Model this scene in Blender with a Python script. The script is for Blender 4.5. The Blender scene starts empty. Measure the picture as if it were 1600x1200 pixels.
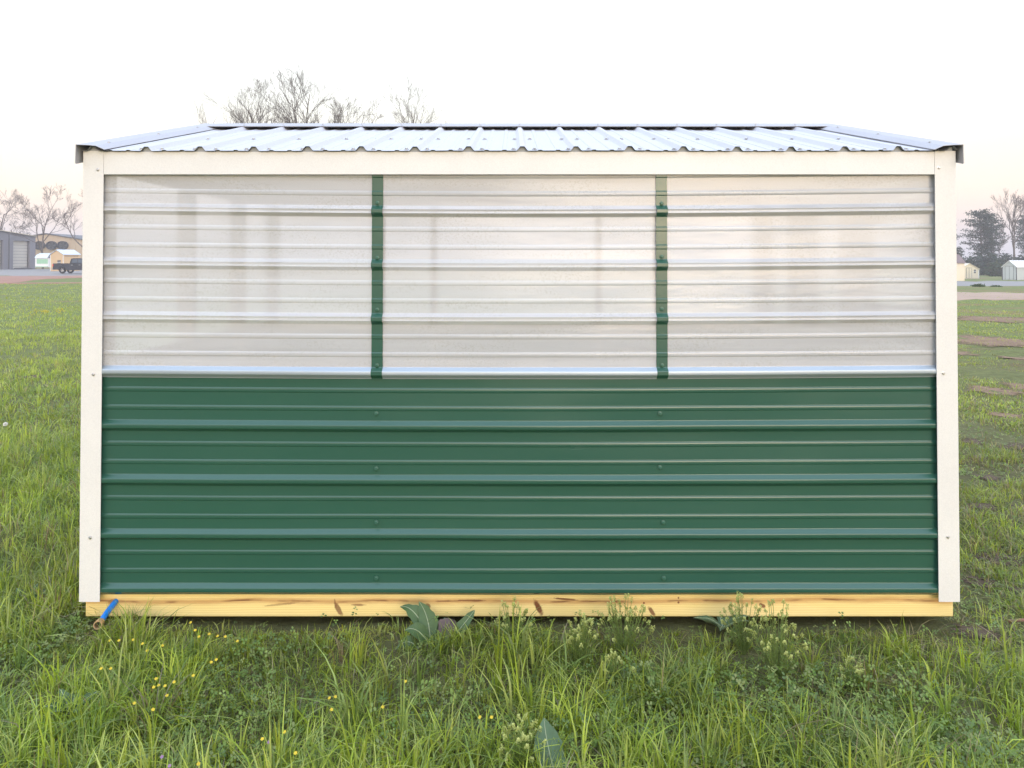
import bpy, math, random
import numpy as np
from mathutils import Vector, Matrix, noise as mn
R = math.radians
rng = np.random.default_rng(7)
random.seed(11)
scene = bpy.context.scene
col = scene.collection

# ------------------------------------------------------------------ camera
F_PX, TILT, HOR = 1168.0, R(0.95), 409.0
CAM = Vector((0.0, -3.14, 1.5))
CY = HOR - F_PX*math.tan(TILT)
cd = bpy.data.cameras.new('camera')
cd.sensor_width = 36.0
cd.lens = F_PX/1600*36
cd.shift_y = -(600-CY)/1600
cd.clip_end = 3000
cam = bpy.data.objects.new('camera', cd)
cam.location = CAM
cam.rotation_euler = (R(90)+TILT, 0, 0)
col.objects.link(cam)
scene.camera = cam

# ------------------------------------------------------------------ world and sun
SUN_EL, SUN_AZ = 9.0, 14.0          # low behind the camera, a little to the right
w = bpy.data.worlds.new('World'); scene.world = w; w.use_nodes = True
nt = w.node_tree; nt.nodes.clear()
sky = nt.nodes.new('ShaderNodeTexSky'); sky.sky_type = 'NISHITA'; sky.sun_disc = False
sky.sun_elevation = R(SUN_EL); sky.sun_rotation = R(180-SUN_AZ); sky.dust_density = 2.5; sky.air_density = 1.2
bg1 = nt.nodes.new('ShaderNodeBackground'); bg1.inputs[1].default_value = 0.05
nt.links.new(sky.outputs[0], bg1.inputs[0])
tc = nt.nodes.new('ShaderNodeTexCoord'); sx = nt.nodes.new('ShaderNodeSeparateXYZ')
nt.links.new(tc.outputs['Generated'], sx.inputs[0])
rp = nt.nodes.new('ShaderNodeValToRGB')
els = [(0.0, (.43, .40, .46)), (0.035, (.53, .445, .455)), (0.075, (.66, .50, .45)), (0.13, (.70, .58, .485)),
       (0.20, (.68, .64, .59)), (0.30, (.82, .82, .82)), (0.55, (.98, 1.10, 1.32)), (1.0, (1.0, 1.22, 1.62))]
cr = rp.color_ramp
cr.elements[0].position = 0; cr.elements[1].position = 1
for i, (p, c) in enumerate(els):
    e = cr.elements[0] if i == 0 else (cr.elements[len(cr.elements)-1] if p == 1.0 else cr.elements.new(p))
    e.color = (c[0]/2, c[1]/2, c[2]/2, 1)
nt.links.new(sx.outputs[2], rp.inputs[0])
bg2 = nt.nodes.new('ShaderNodeBackground'); bg2.inputs[1].default_value = 2.0*0.95
nt.links.new(rp.outputs[0], bg2.inputs[0])
ad = nt.nodes.new('ShaderNodeAddShader'); wo = nt.nodes.new('ShaderNodeOutputWorld')
nt.links.new(bg1.outputs[0], ad.inputs[0]); nt.links.new(bg2.outputs[0], ad.inputs[1]); nt.links.new(ad.outputs[0], wo.inputs[0])

sd = bpy.data.lights.new('sun', 'SUN'); sd.energy = 0.75; sd.angle = R(32); sd.color = (1.0, .93, .84)
so = bpy.data.objects.new('sun', sd); col.objects.link(so)
sdir = Vector((math.sin(R(SUN_AZ))*math.cos(R(SUN_EL)), -math.cos(R(SUN_AZ))*math.cos(R(SUN_EL)), math.sin(R(SUN_EL))))
so.rotation_euler = sdir.to_track_quat('Z', 'Y').to_euler()
so.location = sdir*50

vs = scene.view_settings
vs.view_transform = 'Standard'; vs.look = 'None'; vs.exposure = 0.75; vs.gamma = 1.0; vs.use_curve_mapping = False
scene.render.engine = 'CYCLES'
cy = scene.cycles
cy.max_bounces = 7; cy.diffuse_bounces = 3; cy.glossy_bounces = 2; cy.transmission_bounces = 6; cy.transparent_max_bounces = 10
cy.use_denoising = True; cy.sample_clamp_indirect = 6.0

# ------------------------------------------------------------------ helpers
def ray(px, py):
    c, s = math.cos(TILT), math.sin(TILT)
    return Vector((px-800, F_PX*c-(CY-py)*s, F_PX*s+(CY-py)*c))
def at(px, py, Y):
    r = ray(px, py); return CAM + r*((Y-CAM.y)/r.y)
def on_ground(px, py, Z=-.03):
    r = ray(px, py); return CAM + r*((Z-CAM.z)/r.z)
def smooth(a, b, x):
    t = np.clip((x-a)/(b-a), 0, 1); return t*t*(3-2*t)
GR = np.random.default_rng(3).random((8, 64, 64))
def vnoise(x, y, s, k=0):
    x = np.asarray(x, float)*s+17.3*k; y = np.asarray(y, float)*s+5.1*k
    xi = np.floor(x).astype(int); yi = np.floor(y).astype(int); fx = x-xi; fy = y-yi
    fx = fx*fx*(3-2*fx); fy = fy*fy*(3-2*fy); g = GR[k % 8]
    a = g[xi % 64, yi % 64]; b = g[(xi+1) % 64, yi % 64]; c = g[xi % 64, (yi+1) % 64]; d = g[(xi+1) % 64, (yi+1) % 64]
    return (a*(1-fx)+b*fx)*(1-fy)+(c*(1-fx)+d*fx)*fy
def terrain(x, y):
    x = np.asarray(x, float); y = np.asarray(y, float)
    d = np.maximum(y-CAM.y, .5); a = x/d
    z = -0.825*smooth(25, 97, d)*smooth(.1, .5, a) + .25*smooth(85, 115, d)*smooth(-.1, -.5, a)
    bump = (vnoise(x, y, 1.3, 1)-.5)*.05+(vnoise(x, y, 4.5, 2)-.5)*.03
    near = 1-smooth(14, 30, d)
    return z - .035 + bump*near + (vnoise(x, y, .12, 4)-.5)*.12*smooth(6, 25, d)

def tag(o, label=None, cat=None, group=None, kind=None):
    if label: o['label'] = label
    if cat: o['category'] = cat
    if group: o['group'] = group
    if kind: o['kind'] = kind
    return o
WORLD = {}
def thing(name, label, cat, loc, group=None):
    o = bpy.data.objects.new(name, None); o.empty_display_size = .1
    o.location = loc; col.objects.link(o); WORLD[o] = Vector(loc)
    return tag(o, label, cat, group)
def link(name, me, parent, worldloc, rotz=0.0):
    o = bpy.data.objects.new(name, me); col.objects.link(o)
    worldloc = Vector(worldloc); WORLD[o] = worldloc
    if parent is not None:
        o.parent = parent; o.location = worldloc-WORLD[parent]
    else:
        o.location = worldloc
    return o
class MB:
    def __init__(s): s.v = []; s.f = []; s.c = None; s.smooth = False
    def add(s, vs, fs):
        b = len(s.v); s.v += [tuple(v) for v in vs]; s.f += [tuple(i+b for i in f) for f in fs]; return s
    def box(s, x0, x1, y0, y1, z0, z1):
        return s.add([(x0,y0,z0),(x1,y0,z0),(x1,y1,z0),(x0,y1,z0),(x0,y0,z1),(x1,y0,z1),(x1,y1,z1),(x0,y1,z1)],
                     [(0,3,2,1),(4,5,6,7),(0,1,5,4),(1,2,6,5),(2,3,7,6),(3,0,4,7)])
    def prism(s, poly, vec):
        n = len(poly); v = [Vector(p) for p in poly]; vec = Vector(vec)
        return s.add(v+[p+vec for p in v], [tuple(range(n-1, -1, -1)), tuple(range(n, 2*n))]+[(i, (i+1) % n, n+(i+1) % n, n+i) for i in range(n)])
    def tube(s, pts, rad, n=6, cap=True):
        pts = [Vector(p) for p in pts]; rings = []
        up = Vector((0, 0, 1))
        for i, p in enumerate(pts):
            t = (pts[min(i+1, len(pts)-1)]-pts[max(i-1, 0)]).normalized()
            a = t.cross(up if abs(t.z) < .95 else Vector((1, 0, 0))).normalized(); b = t.cross(a)
            r = rad[i] if hasattr(rad, '__len__') else rad
            rings.append([p+(a*math.cos(2*math.pi*k/n)+b*math.sin(2*math.pi*k/n))*r for k in range(n)])
        fs = []
        for i in range(len(pts)-1):
            for k in range(n):
                fs.append((i*n+k, i*n+(k+1) % n, (i+1)*n+(k+1) % n, (i+1)*n+k))
        if cap:
            fs.append(tuple(range(n-1, -1, -1))); fs.append(tuple((len(pts)-1)*n+k for k in range(n)))
        return s.add([q for r in rings for q in r], fs)
    def mesh(s, name, mat, origin, sm=None):
        me = bpy.data.meshes.new(name); o = Vector(origin)
        me.from_pydata([(v[0]-o.x, v[1]-o.y, v[2]-o.z) for v in s.v], [], s.f)
        if mat: me.materials.append(mat)
        if (s.smooth if sm is None else sm):
            me.polygons.foreach_set('use_smooth', [True]*len(me.polygons))
        me.update(); return me
    def build(s, name, mat, parent=None, sm=None, origin=None):
        if origin is None:
            a = np.array(s.v); c = (a.min(0)+a.max(0))/2; origin = (c[0], c[1], a[:, 2].min())
        return link(name, s.mesh(name, mat, origin, sm), parent, origin)
def tri_mesh(name, v, t, mat, tint=None):
    me = bpy.data.meshes.new(name); v = np.ascontiguousarray(v, np.float32); t = np.ascontiguousarray(t, np.int32)
    me.vertices.add(len(v)); me.vertices.foreach_set('co', v.ravel())
    me.loops.add(t.size); me.loops.foreach_set('vertex_index', t.ravel())
    me.polygons.add(len(t)); me.polygons.foreach_set('loop_start', np.arange(0, t.size, 3, dtype=np.int32))
    me.polygons.foreach_set('loop_total', np.full(len(t), 3, np.int32))
    me.polygons.foreach_set('use_smooth', np.ones(len(t), bool))
    if tint is not None:
        a = me.attributes.new('tint', 'FLOAT_COLOR', 'POINT')
        c = np.ones((len(v), 4), np.float32); c[:, :3] = tint; a.data.foreach_set('color', c.ravel())
    me.materials.append(mat); me.update(calc_edges=True); me.validate()
    return me

# ------------------------------------------------------------------ materials
def new_mat(name):
    m = bpy.data.materials.new(name); m.use_nodes = True; n = m.node_tree; n.nodes.clear()
    o = n.nodes.new('ShaderNodeOutputMaterial'); return m, n, o
def N(n, t, **k):
    x = n.nodes.new(t)
    for a, b in k.items():
        if a.startswith('i_'): x.inputs[int(a[2:])].default_value = b
        else: setattr(x, a, b)
    return x
def ramp(n, src, stops):
    r = n.nodes.new('ShaderNodeValToRGB'); c = r.color_ramp
    for i, (p, v) in enumerate(stops):
        e = c.elements[i] if i < 2 else c.elements.new(p)
        e.position = p; e.color = (*v, 1) if hasattr(v, '__len__') else (v, v, v, 1)
    n.links.new(src, r.inputs[0]); return r.outputs[0]
def mixc(n, f, a, b, mode='MIX'):
    m = n.nodes.new('ShaderNodeMix'); m.data_type = 'RGBA'; m.blend_type = mode
    for sock, v in ((m.inputs[0], f), (m.inputs[6], a), (m.inputs[7], b)):
        if hasattr(v, 'links') or isinstance(v, bpy.types.NodeSocket): n.links.new(v, sock)
        elif hasattr(v, '__len__'): sock.default_value = (*v, 1)
        else: sock.default_value = v
    return m.outputs[2]
def noise_tex(n, vec, scale, detail=4, rough=.6, dist=0):
    t = N(n, 'ShaderNodeTexNoise'); t.inputs['Scale'].default_value = scale; t.inputs['Detail'].default_value = detail
    t.inputs['Roughness'].default_value = rough; t.inputs['Distortion'].default_value = dist
    if vec is not None: n.links.new(vec, t.inputs['Vector'])
    return t.outputs['Fac']
def coords(n, kind='Object', scale=None):
    t = N(n, 'ShaderNodeTexCoord'); o = t.outputs[kind]
    if scale:
        m = N(n, 'ShaderNodeMapping'); m.inputs['Scale'].default_value = scale; n.links.new(o, m.inputs[0]); o = m.outputs[0]
    return o
def wcoords(n, scale=None):
    g = N(n, 'ShaderNodeNewGeometry'); o = g.outputs['Position']
    if scale:
        m = N(n, 'ShaderNodeMapping'); m.inputs['Scale'].default_value = scale; n.links.new(o, m.inputs[0]); o = m.outputs[0]
    return o
def bump(n, h, strength, dist):
    b = N(n, 'ShaderNodeBump'); b.inputs['Strength'].default_value = strength; b.inputs['Distance'].default_value = dist
    n.links.new(h, b.inputs['Height']); return b.outputs[0]
def principled(n, o, color, rough=.6, metal=0.0, spec=.5, normal=None):
    p = N(n, 'ShaderNodeBsdfPrincipled')
    for k, v in (('Base Color', color), ('Roughness', rough), ('Metallic', metal), ('Specular IOR Level', spec)):
        if isinstance(v, bpy.types.NodeSocket): n.links.new(v, p.inputs[k])
        elif hasattr(v, '__len__'): p.inputs[k].default_value = (*v, 1)
        else: p.inputs[k].default_value = v
    if normal is not None: n.links.new(normal, p.inputs['Normal'])
    n.links.new(p.outputs[0], o.inputs[0]); return p
def simple(name, c, rough=.6, metal=0.0, var=.12, scale=6.0, bmp=0.0, spec=.5):
    m, n, o = new_mat(name); v = wcoords(n)
    f = noise_tex(n, v, scale, 5)
    cc = mixc(n, f, tuple(x*(1-var) for x in c), tuple(min(1, x*(1+var)) for x in c))
    nr = bump(n, noise_tex(n, v, scale*6, 3), bmp, .005) if bmp else None
    principled(n, o, cc, rough, metal, spec, nr); return m

def make_green():
    m, n, o = new_mat('green_painted_steel'); v = wcoords(n, (1, 1, 6))
    f = noise_tex(n, v, 2.2, 4)
    c = mixc(n, f, (.023, .088, .062), (.028, .097, .069))
    rr = ramp(n, noise_tex(n, wcoords(n, (.5, 1, 4)), 3, 3), [(.3, .20), (.75, .28)])
    principled(n, o, c, rr, 0, .62, bump(n, noise_tex(n, wcoords(n, (.7, 1, 3)), 2.0, 1), .06, .012)); return m
def make_trim():
    m, n, o = new_mat('white_trim_steel'); v = wcoords(n)
    sp = ramp(n, noise_tex(n, v, 210, 3, .7), [(.32, (.70, .69, .672)), (.62, (.76, .75, .73))])
    big = ramp(n, noise_tex(n, v, 3.5, 4), [(.3, .94), (.7, 1.0)])
    c = mixc(n, 1.0, sp, big, 'MULTIPLY')
    principled(n, o, c, .42, 0, .45, bump(n, noise_tex(n, v, 160, 2), .10, .002)); return m
def make_galv(k=1.0, nm='galvalume_steel'):
    m, n, o = new_mat(nm); v = wcoords(n)
    vo = N(n, 'ShaderNodeTexVoronoi'); vo.inputs['Scale'].default_value = 130; n.links.new(v, vo.inputs['Vector'])
    c = ramp(n, vo.outputs['Distance'], [(0.0, (.455*k, .45*k, .475*k)), (.7, (.50*k, .495*k, .52*k))])
    st = ramp(n, noise_tex(n, wcoords(n, (8, 1, 1)), 2.5, 4), [(.3, .50), (.75, .62)])
    principled(n, o, c, st, .25, .4); return m
def make_poly():
    m, n, o = new_mat('clear_polycarbonate'); v = wcoords(n)
    d = N(n, 'ShaderNodeBsdfDiffuse'); tr = N(n, 'ShaderNodeBsdfTranslucent'); rf = N(n, 'ShaderNodeBsdfRefraction')
    gl = N(n, 'ShaderNodeBsdfGlossy')
    d.inputs[0].default_value = (.86, .88, .92, 1); tr.inputs[0].default_value = (.92, .91, .90, 1)
    rf.inputs['Color'].default_value = (.95, .97, 1.0, 1); rf.inputs['Roughness'].default_value = .45; rf.inputs['IOR'].default_value = 1.04
    gl.inputs['Roughness'].default_value = .16
    m1 = N(n, 'ShaderNodeMixShader'); m1.inputs[0].default_value = .28
    n.links.new(d.outputs[0], m1.inputs[1]); n.links.new(tr.outputs[0], m1.inputs[2])
    # dew: beads and streaks that make the sheet milkier or greyer in places
    sp = ramp(n, noise_tex(n, wcoords(n, (1, 1, 1.3)), 95, 4, .75), [(.50, 0.0), (.60, 1.0)])
    zone = ramp(n, noise_tex(n, wcoords(n, (.9, 1, 6)), 2.3, 4), [(.44, 0.0), (.60, 1.0)])
    beads = mixc(n, 1.0, sp, zone, 'MULTIPLY')
    str_ = ramp(n, noise_tex(n, wcoords(n, (.30, 1, 16)), 3.0, 6, .7), [(.3, .28), (.75, .50)])
    fac = mixc(n, beads, str_, (.30, .30, .30))
    smear = ramp(n, noise_tex(n, wcoords(n, (2.5, 1, 30)), 3.0, 6, .75), [(.42, 0.0), (.75, .5)])
    cd_ = mixc(n, smear, (.945, .96, 1.0), (.87, .88, .91))
    cd_ = mixc(n, beads, cd_, (.79, .80, .80))
    n.links.new(cd_, d.inputs[0]); n.links.new(cd_, tr.inputs[0])
    m2 = N(n, 'ShaderNodeMixShader'); n.links.new(fac, m2.inputs[0])
    n.links.new(m1.outputs[0], m2.inputs[1]); n.links.new(rf.outputs[0], m2.inputs[2])
    fr = N(n, 'ShaderNodeFresnel'); fr.inputs[0].default_value = 1.55
    m3 = N(n, 'ShaderNodeMixShader'); n.links.new(fr.outputs[0], m3.inputs[0]); n.links.new(m2.outputs[0], m3.inputs[1]); n.links.new(gl.outputs[0], m3.inputs[2])
    b = bump(n, noise_tex(n, wcoords(n, (1, 1, 4)), 6, 3), .12, .01)
    n.links.new(b, gl.inputs['Normal'])
    n.links.new(m3.outputs[0], o.inputs[0]); return m
def make_pine(knots):
    m, n, o = new_mat('pine_skid_wood')
    v = wcoords(n)
    w1 = noise_tex(n, wcoords(n, (.9, 4, 9)), 2.0, 3, .5, .6)
    grain = N(n, 'ShaderNodeTexWave', wave_type='BANDS', bands_direction='Z')
    grain.inputs['Scale'].default_value = 34; grain.inputs['Distortion'].default_value = 5.5; grain.inputs['Detail'].default_value = 3
    grain.inputs['Detail Scale'].default_value = .6
    n.links.new(wcoords(n, (.10, .4, 1)), grain.inputs['Vector'])
    c = mixc(n, ramp(n, grain.outputs['Fac'], [(.2, 0.0), (.95, .55)]), (.95, .745, .31), (.82, .58, .21))
    c = mixc(n, ramp(n, w1, [(.4, 0.0), (.8, .35)]), c, (.90, .74, .42))
    # heartwood band that wanders along the board
    s = N(n, 'ShaderNodeSeparateXYZ'); n.links.new(v, s.inputs[0])
    wav = noise_tex(n, wcoords(n, (1.1, 0, 0)), 1.0, 2)
    zc = N(n, 'ShaderNodeMath', operation='MULTIPLY_ADD', i_1=.055, i_2=.050); n.links.new(wav, zc.inputs[0])
    df = N(n, 'ShaderNodeMath', operation='SUBTRACT'); n.links.new(s.outputs[2], df.inputs[0]); n.links.new(zc.outputs[0], df.inputs[1])
    ab = N(n, 'ShaderNodeMath', operation='ABSOLUTE'); n.links.new(df.outputs[0], ab.inputs[0])
    nz = N(n, 'ShaderNodeMath', operation='MULTIPLY_ADD', i_1=.014, i_2=-.006); n.links.new(noise_tex(n, wcoords(n, (2, 1, 20)), 5, 4), nz.inputs[0])
    sm = N(n, 'ShaderNodeMath', operation='ADD'); n.links.new(ab.outputs[0], sm.inputs[0]); n.links.new(nz.outputs[0], sm.inputs[1])
    band = ramp(n, sm.outputs[0], [(.003, .78), (.019, 0.0)])
    c = mixc(n, band, c, (.56, .29, .10))
    core = ramp(n, sm.outputs[0], [(.0, .95), (.006, 0.0)])
    brk = ramp(n, noise_tex(n, wcoords(n, (1.6, 0, 0)), 2.6, 2), [(.47, 0.0), (.53, .9)])
    c = mixc(n, mixc(n, 1.0, core, brk, 'MULTIPLY'), c, (.13, .045, .02))
    for (kx, kz, ang, a, b, dk) in knots:
        mp = N(n, 'ShaderNodeMapping', vector_type='TEXTURE')
        mp.inputs['Location'].default_value = (kx, 0, kz); mp.inputs['Rotation'].default_value = (0, R(ang), 0); mp.inputs['Scale'].default_value = (a*1.75, 1e4, max(b*1.8, .0048))
        n.links.new(v, mp.inputs[0])
        ln = N(n, 'ShaderNodeVectorMath', operation='LENGTH'); n.links.new(mp.outputs[0], ln.inputs[0])
        ns = N(n, 'ShaderNodeMath', operation='MULTIPLY_ADD', i_1=.7, i_2=-.35); n.links.new(noise_tex(n, v, 90, 3), ns.inputs[0])
        ss = N(n, 'ShaderNodeMath', operation='ADD'); n.links.new(ln.outputs['Value'], ss.inputs[0]); n.links.new(ns.outputs[0], ss.inputs[1])
        c = mixc(n, ramp(n, ss.outputs[0], [(.62, 1.0*dk), (1.0, 0.0)]), c, (.20, .075, .03))
    principled(n, o, c, .62, 0, .35, bump(n, grain.outputs['Fac'], .15, .002)); return m
def make_leaf(name, trans=.35, rough=.5, tintmul=(1, 1, 1), base=None):
    m, n, o = new_mat(name)
    if base is None:
        a = N(n, 'ShaderNodeAttribute', attribute_name='tint'); c = a.outputs['Color']
        c = mixc(n, 1.0, c, tintmul, 'MULTIPLY')
    else:
        c = mixc(n, noise_tex(n, wcoords(n), 30, 4), tuple(x*.75 for x in base), tuple(x*1.25 for x in base))
    p = N(n, 'ShaderNodeBsdfPrincipled'); n.links.new(c, p.inputs['Base Color']); p.inputs['Roughness'].default_value = rough
    p.inputs['Specular IOR Level'].default_value = .35
    t = N(n, 'ShaderNodeBsdfTranslucent'); n.links.new(mixc(n, 1.0, c, (1.35, 1.3, .7), 'MULTIPLY'), t.inputs[0])
    mx = N(n, 'ShaderNodeMixShader'); mx.inputs[0].default_value = trans
    n.links.new(p.outputs[0], mx.inputs[1]); n.links.new(t.outputs[0], mx.inputs[2]); n.links.new(mx.outputs[0], o.inputs[0]); return m
def make_ground():
    m, n, o = new_mat('field_ground'); v = wcoords(n)
    soil = mixc(n, noise_tex(n, v, 14, 6, .7), (.045, .031, .022), (.13, .088, .062))
    red = mixc(n, noise_tex(n, v, 3, 6, .7), (.20, .105, .068), (.30, .18, .125))
    g1 = mixc(n, noise_tex(n, v, .55, 6, .65), (.165, .205, .055), (.265, .290, .105))
    g1 = mixc(n, ramp(n, noise_tex(n, v, 7, 6, .75), [(.35, .6), (.7, 0.0)]), g1, (.045, .062, .02))
    g1 = mixc(n, ramp(n, noise_tex(n, wcoords(n, (.5, 1.4, 1)), .16, 4), [(.5, 0.0), (.72, .55)]), g1, (.17, .165, .07))
    s = N(n, 'ShaderNodeSeparateXYZ'); n.links.new(v, s.inputs[0])
    far = N(n, 'ShaderNodeMapRange', i_1=3.0, i_2=16.0); n.links.new(s.outputs[1], far.inputs[0])
    thin = N(n, 'ShaderNodeMapRange', i_1=1.0, i_2=3.5, i_3=0.0, i_4=.10); n.links.new(s.outputs[0], thin.inputs[0])
    nb = N(n, 'ShaderNodeMath', operation='ADD'); n.links.new(noise_tex(n, wcoords(n, (.35, 1.0, 1)), .42, 5, .62), nb.inputs[0]); n.links.new(thin.outputs[0], nb.inputs[1])
    patch = ramp(n, nb.outputs[0], [(.60, 0.0), (.72, .85)])
    c = mixc(n, far.outputs[0], mixc(n, .5, soil, g1), g1)
    dirt = mixc(n, far.outputs[0], soil, red)
    c = mixc(n, patch, c, dirt)
    principled(n, o, c, .95, 0, .15, bump(n, noise_tex(n, v, 22, 6, .7), .7, .03)); return m

M = {}
at_sk = lambda px, py: at(px, py, .02)
kn = []
for (px, py, ang, a, b, dk) in [(529, 952, 62, .021, .007, .8), (669, 946, 35, .009, .005, .8), (841, 949, 62, .024, .0075, 1), (1018, 955, 55, .016, .0055, .9),
                            (1191, 946, 28, .010, .0055, .9), (1006, 942, 0, .003, .003, 1), (1060, 941, 0, .003, .003, 1), (1060, 934, 0, .0025, .003, .9), (176, 940, -15, .014, .008, .5), (560, 945, 0, .02, .003, .7), (883, 936, 5, .035, .003, .9), (735, 938, 0, .04, .0025, .8), (440, 944, -6, .05, .003, .5), (524, 943, 80, .012, .003, .6)]:
    p = at_sk(px, py); kn.append((p.x, p.z, ang, a, b, dk))
M['green'] = make_green(); M['trim'] = make_trim(); M['galv'] = make_galv(); M['galvt'] = make_galv(.78, 'galvalume_trim'); M['poly'] = make_poly(); M['pine'] = make_pine(kn)
M['flash'] = simple('bright_flashing', (.40, .47, .54), .42, .5, .06, 3)
M['stud'] = simple('framing_lumber', (.50, .44, .36), .7, 0, .15, 4)
M['screw'] = simple('zinc_screw', (.55, .55, .56), .35, .8, .1, 80)
M['gscrew'] = simple('green_screw', (.03, .11, .075), .35, 0, .1, 80)
M['ground'] = make_ground()
M['grass'] = make_leaf('grass_blade', .38, .42)
M['clover'] = make_leaf('clover_leaf', .3, .5)
M['needle'] = make_leaf('evergreen_foliage', .12, .6)
M['bark'] = simple('grey_bark', (.115, .092, .078), .9, 0, .3, 3, .5)
def make_patch(name, c, sc):
    m, n, o = new_mat(name); v = wcoords(n)
    cc = mixc(n, noise_tex(n, v, sc, 6, .7), tuple(x*.55 for x in c), tuple(x*1.4 for x in c))
    p = principled(n, o, cc, .95, 0, .15, bump(n, noise_tex(n, v, sc*4, 5, .7), .8, .012))
    a = N(n, 'ShaderNodeAttribute', attribute_name='tint')
    sb = N(n, 'ShaderNodeMath', operation='MULTIPLY_ADD', i_1=-1.75); n.links.new(a.outputs['Fac'], sb.inputs[0])
    ns = N(n, 'ShaderNodeMath', operation='MULTIPLY_ADD', i_1=2.6, i_2=-.15); n.links.new(noise_tex(n, v, sc*1.6, 6, .75), ns.inputs[0]); n.links.new(ns.outputs[0], sb.inputs[2])
    al = ramp(n, sb.outputs[0], [(.0, 0.0), (.55, .95)]); n.links.new(al, p.inputs['Alpha']); return m
M['soil'] = make_patch('bare_soil', (.12, .085, .060), 7.0)
M['soilred'] = make_patch('bare_red_soil', (.25, .165, .110), 2.2)
M['gravel'] = simple('grey_gravel', (.24, .225, .215), .95, 0, .22, 2.2, .6)
M['reddirt'] = simple('red_clay', (.30, .150, .105), .95, 0, .45, .45, .6)
M['tandirt'] = simple('tan_clay', (.36, .25, .185), .95, 0, .30, .5, .6)
M['blue'] = simple('blue_hose_rubber', (.008, .20, .66), .38, 0, .06, 30)
M['brass'] = simple('brass', (.74, .50, .30), .32, .65, .15, 60)
M['dark'] = simple('dark_rubber', (.012, .012, .013), .8, 0, .2, 10)

# ------------------------------------------------------------------ ground and roads
def grid_axis(lim, near, n):
    t = np.linspace(-1, 1, n); return np.sign(t)*(np.abs(t)**3.2)*lim
gx = grid_axis(700, 0, 241); gy = np.concatenate([np.linspace(-120, -8, 10), np.linspace(-7, 9, 130), 9+(np.linspace(.02, 1, 90)**2.3)*790])
X, Y = np.meshgrid(gx, gy); Z = terrain(X, Y)
Z = np.where((X > -1.75) & (X < 1.8) & (Y > .06) & (Y < 2.4), np.minimum(Z, -.03), Z)
V = np.stack([X.ravel(), Y.ravel(), Z.ravel()], 1); nx = len(gx)
ii, jj = np.meshgrid(np.arange(nx-1), np.arange(len(gy)-1)); a = (jj*nx+ii).ravel()
T = np.concatenate([np.stack([a, a+1, a+nx+1], 1), np.stack([a, a+nx+1, a+nx], 1)])
tag(link('ground', tri_mesh('ground', V, T, M['ground']), None, (0, 0, 0)), kind='structure')

def road(name, mat, rows, lift, jag=.08, px0=0, px1=0, nseg=60):
    """rows: list of (azimuth = x over depth, near depth, far depth); a ribbon laid on the terrain"""
    az = np.array([r[0] for r in rows]); nd = np.array([r[1] for r in rows]); fd = np.array([r[2] for r in rows])
    A = np.linspace(az[0], az[-1], nseg); n1 = np.interp(A, az, nd); f1 = np.interp(A, az, fd)
    n1 = n1*(1+jag*(vnoise(A*60, A*0, 1, 5)-.5)); f1 = f1*(1+jag*(vnoise(A*60, A*0+9, 1, 6)-.5))
    m = 24; vs = []
    for k in range(m+1):
        d = n1+(f1-n1)*k/m; x = A*d; y = d+CAM.y; vs.append(np.stack([x, y, terrain(x, y)+(lift if 0 < k < m else -.25)], 1))
    v = np.concatenate(vs); i, j = np.meshgrid(np.arange(nseg-1), np.arange(m)); a = (j*nseg+i).ravel()
    t = np.concatenate([np.stack([a, a+1, a+nseg+1], 1), np.stack([a, a+nseg+1, a+nseg], 1)])
    return tag(link(name, tri_mesh(name, v, t, mat), None, (0, 0, 0)), kind='structure')
road('gravel_yard', M['gravel'], [(-.95, 80, 137), (-.3, 84, 137), (0, 86, 137)], .02)
road('red_clay_track', M['reddirt'], [(-.95, 50, 82), (-.68, 52, 82), (-.62, 66, 83), (-.5, 76, 85), (-.2, 80, 87)], .04, .05)
road('red_clay_rut', M['reddirt'], [(-.95, 50, 51), (-.66, 51.5, 54), (-.5, 53, 57), (-.2, 55, 58)], .04, .04)
road('gravel_road', M['gravel'], [(.2, 58, 88), (.6, 59, 91), (1.0, 62, 94)], .02)
road('tan_clay_track', M['tandirt'], [(.2, 32, 42), (.6, 31, 42), (.72, 29, 38), (1.0, 27, 36)], .02, .10)

# ------------------------------------------------------------------ the shed
X0, X1, YB = -1.79, 1.852, 2.44
SX, SY = (X0+X1)/2, YB/2
shed = thing('portable_shed', 'green and clear sided portable shed with white trim and low metal roof', 'shed', (SX, SY, 0.0))
PITCH, RIB0 = .2268, .137
def profile(z0, z1, ribc=RIB0, pitch=PITCH, rh=.019, mh=.0030):
    """(z, off) of an agricultural steel sheet between z0 and z1, folds softened"""
    half = [(.0262, 0), (.0246, 0), (.0228, .0008), (.0206, .0026), (.0098, .0168), (.0082, .0184), (.0062, rh)]
    base = [(-a, b) for a, b in half]+[(0, rh)]+half[::-1]
    mi = [(-.0118, 0), (-.0104, 0), (-.0094, .0004), (-.0078, mh-.0005), (-.0062, mh), (0, mh), (.0062, mh), (.0080, mh-.0009), (.0100, .0003), (.0112, 0), (.0124, 0)]
    pts = []
    k0 = int((z0-ribc)/pitch)-2
    for k in range(k0, k0+int((z1-z0)/pitch)+5):
        c = ribc+k*pitch
        pts += [(c+a, b*(rh/.019)) for a, b in base]
        for q in (1/3, 2/3):
            pts.append((c+pitch*(q-.165), 0))
            pts += [(c+q*pitch+a, b) for a, b in mi]
    pts.sort(); zz = [p[0] for p in pts]; oo = [p[1] for p in pts]
    ins = [(z, o) for z, o in pts if z0+1e-4 < z < z1-1e-4]
    return [(z0, float(np.interp(z0, zz, oo)))]+ins+[(z1, float(np.interp(z1, zz, oo)))]
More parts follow.
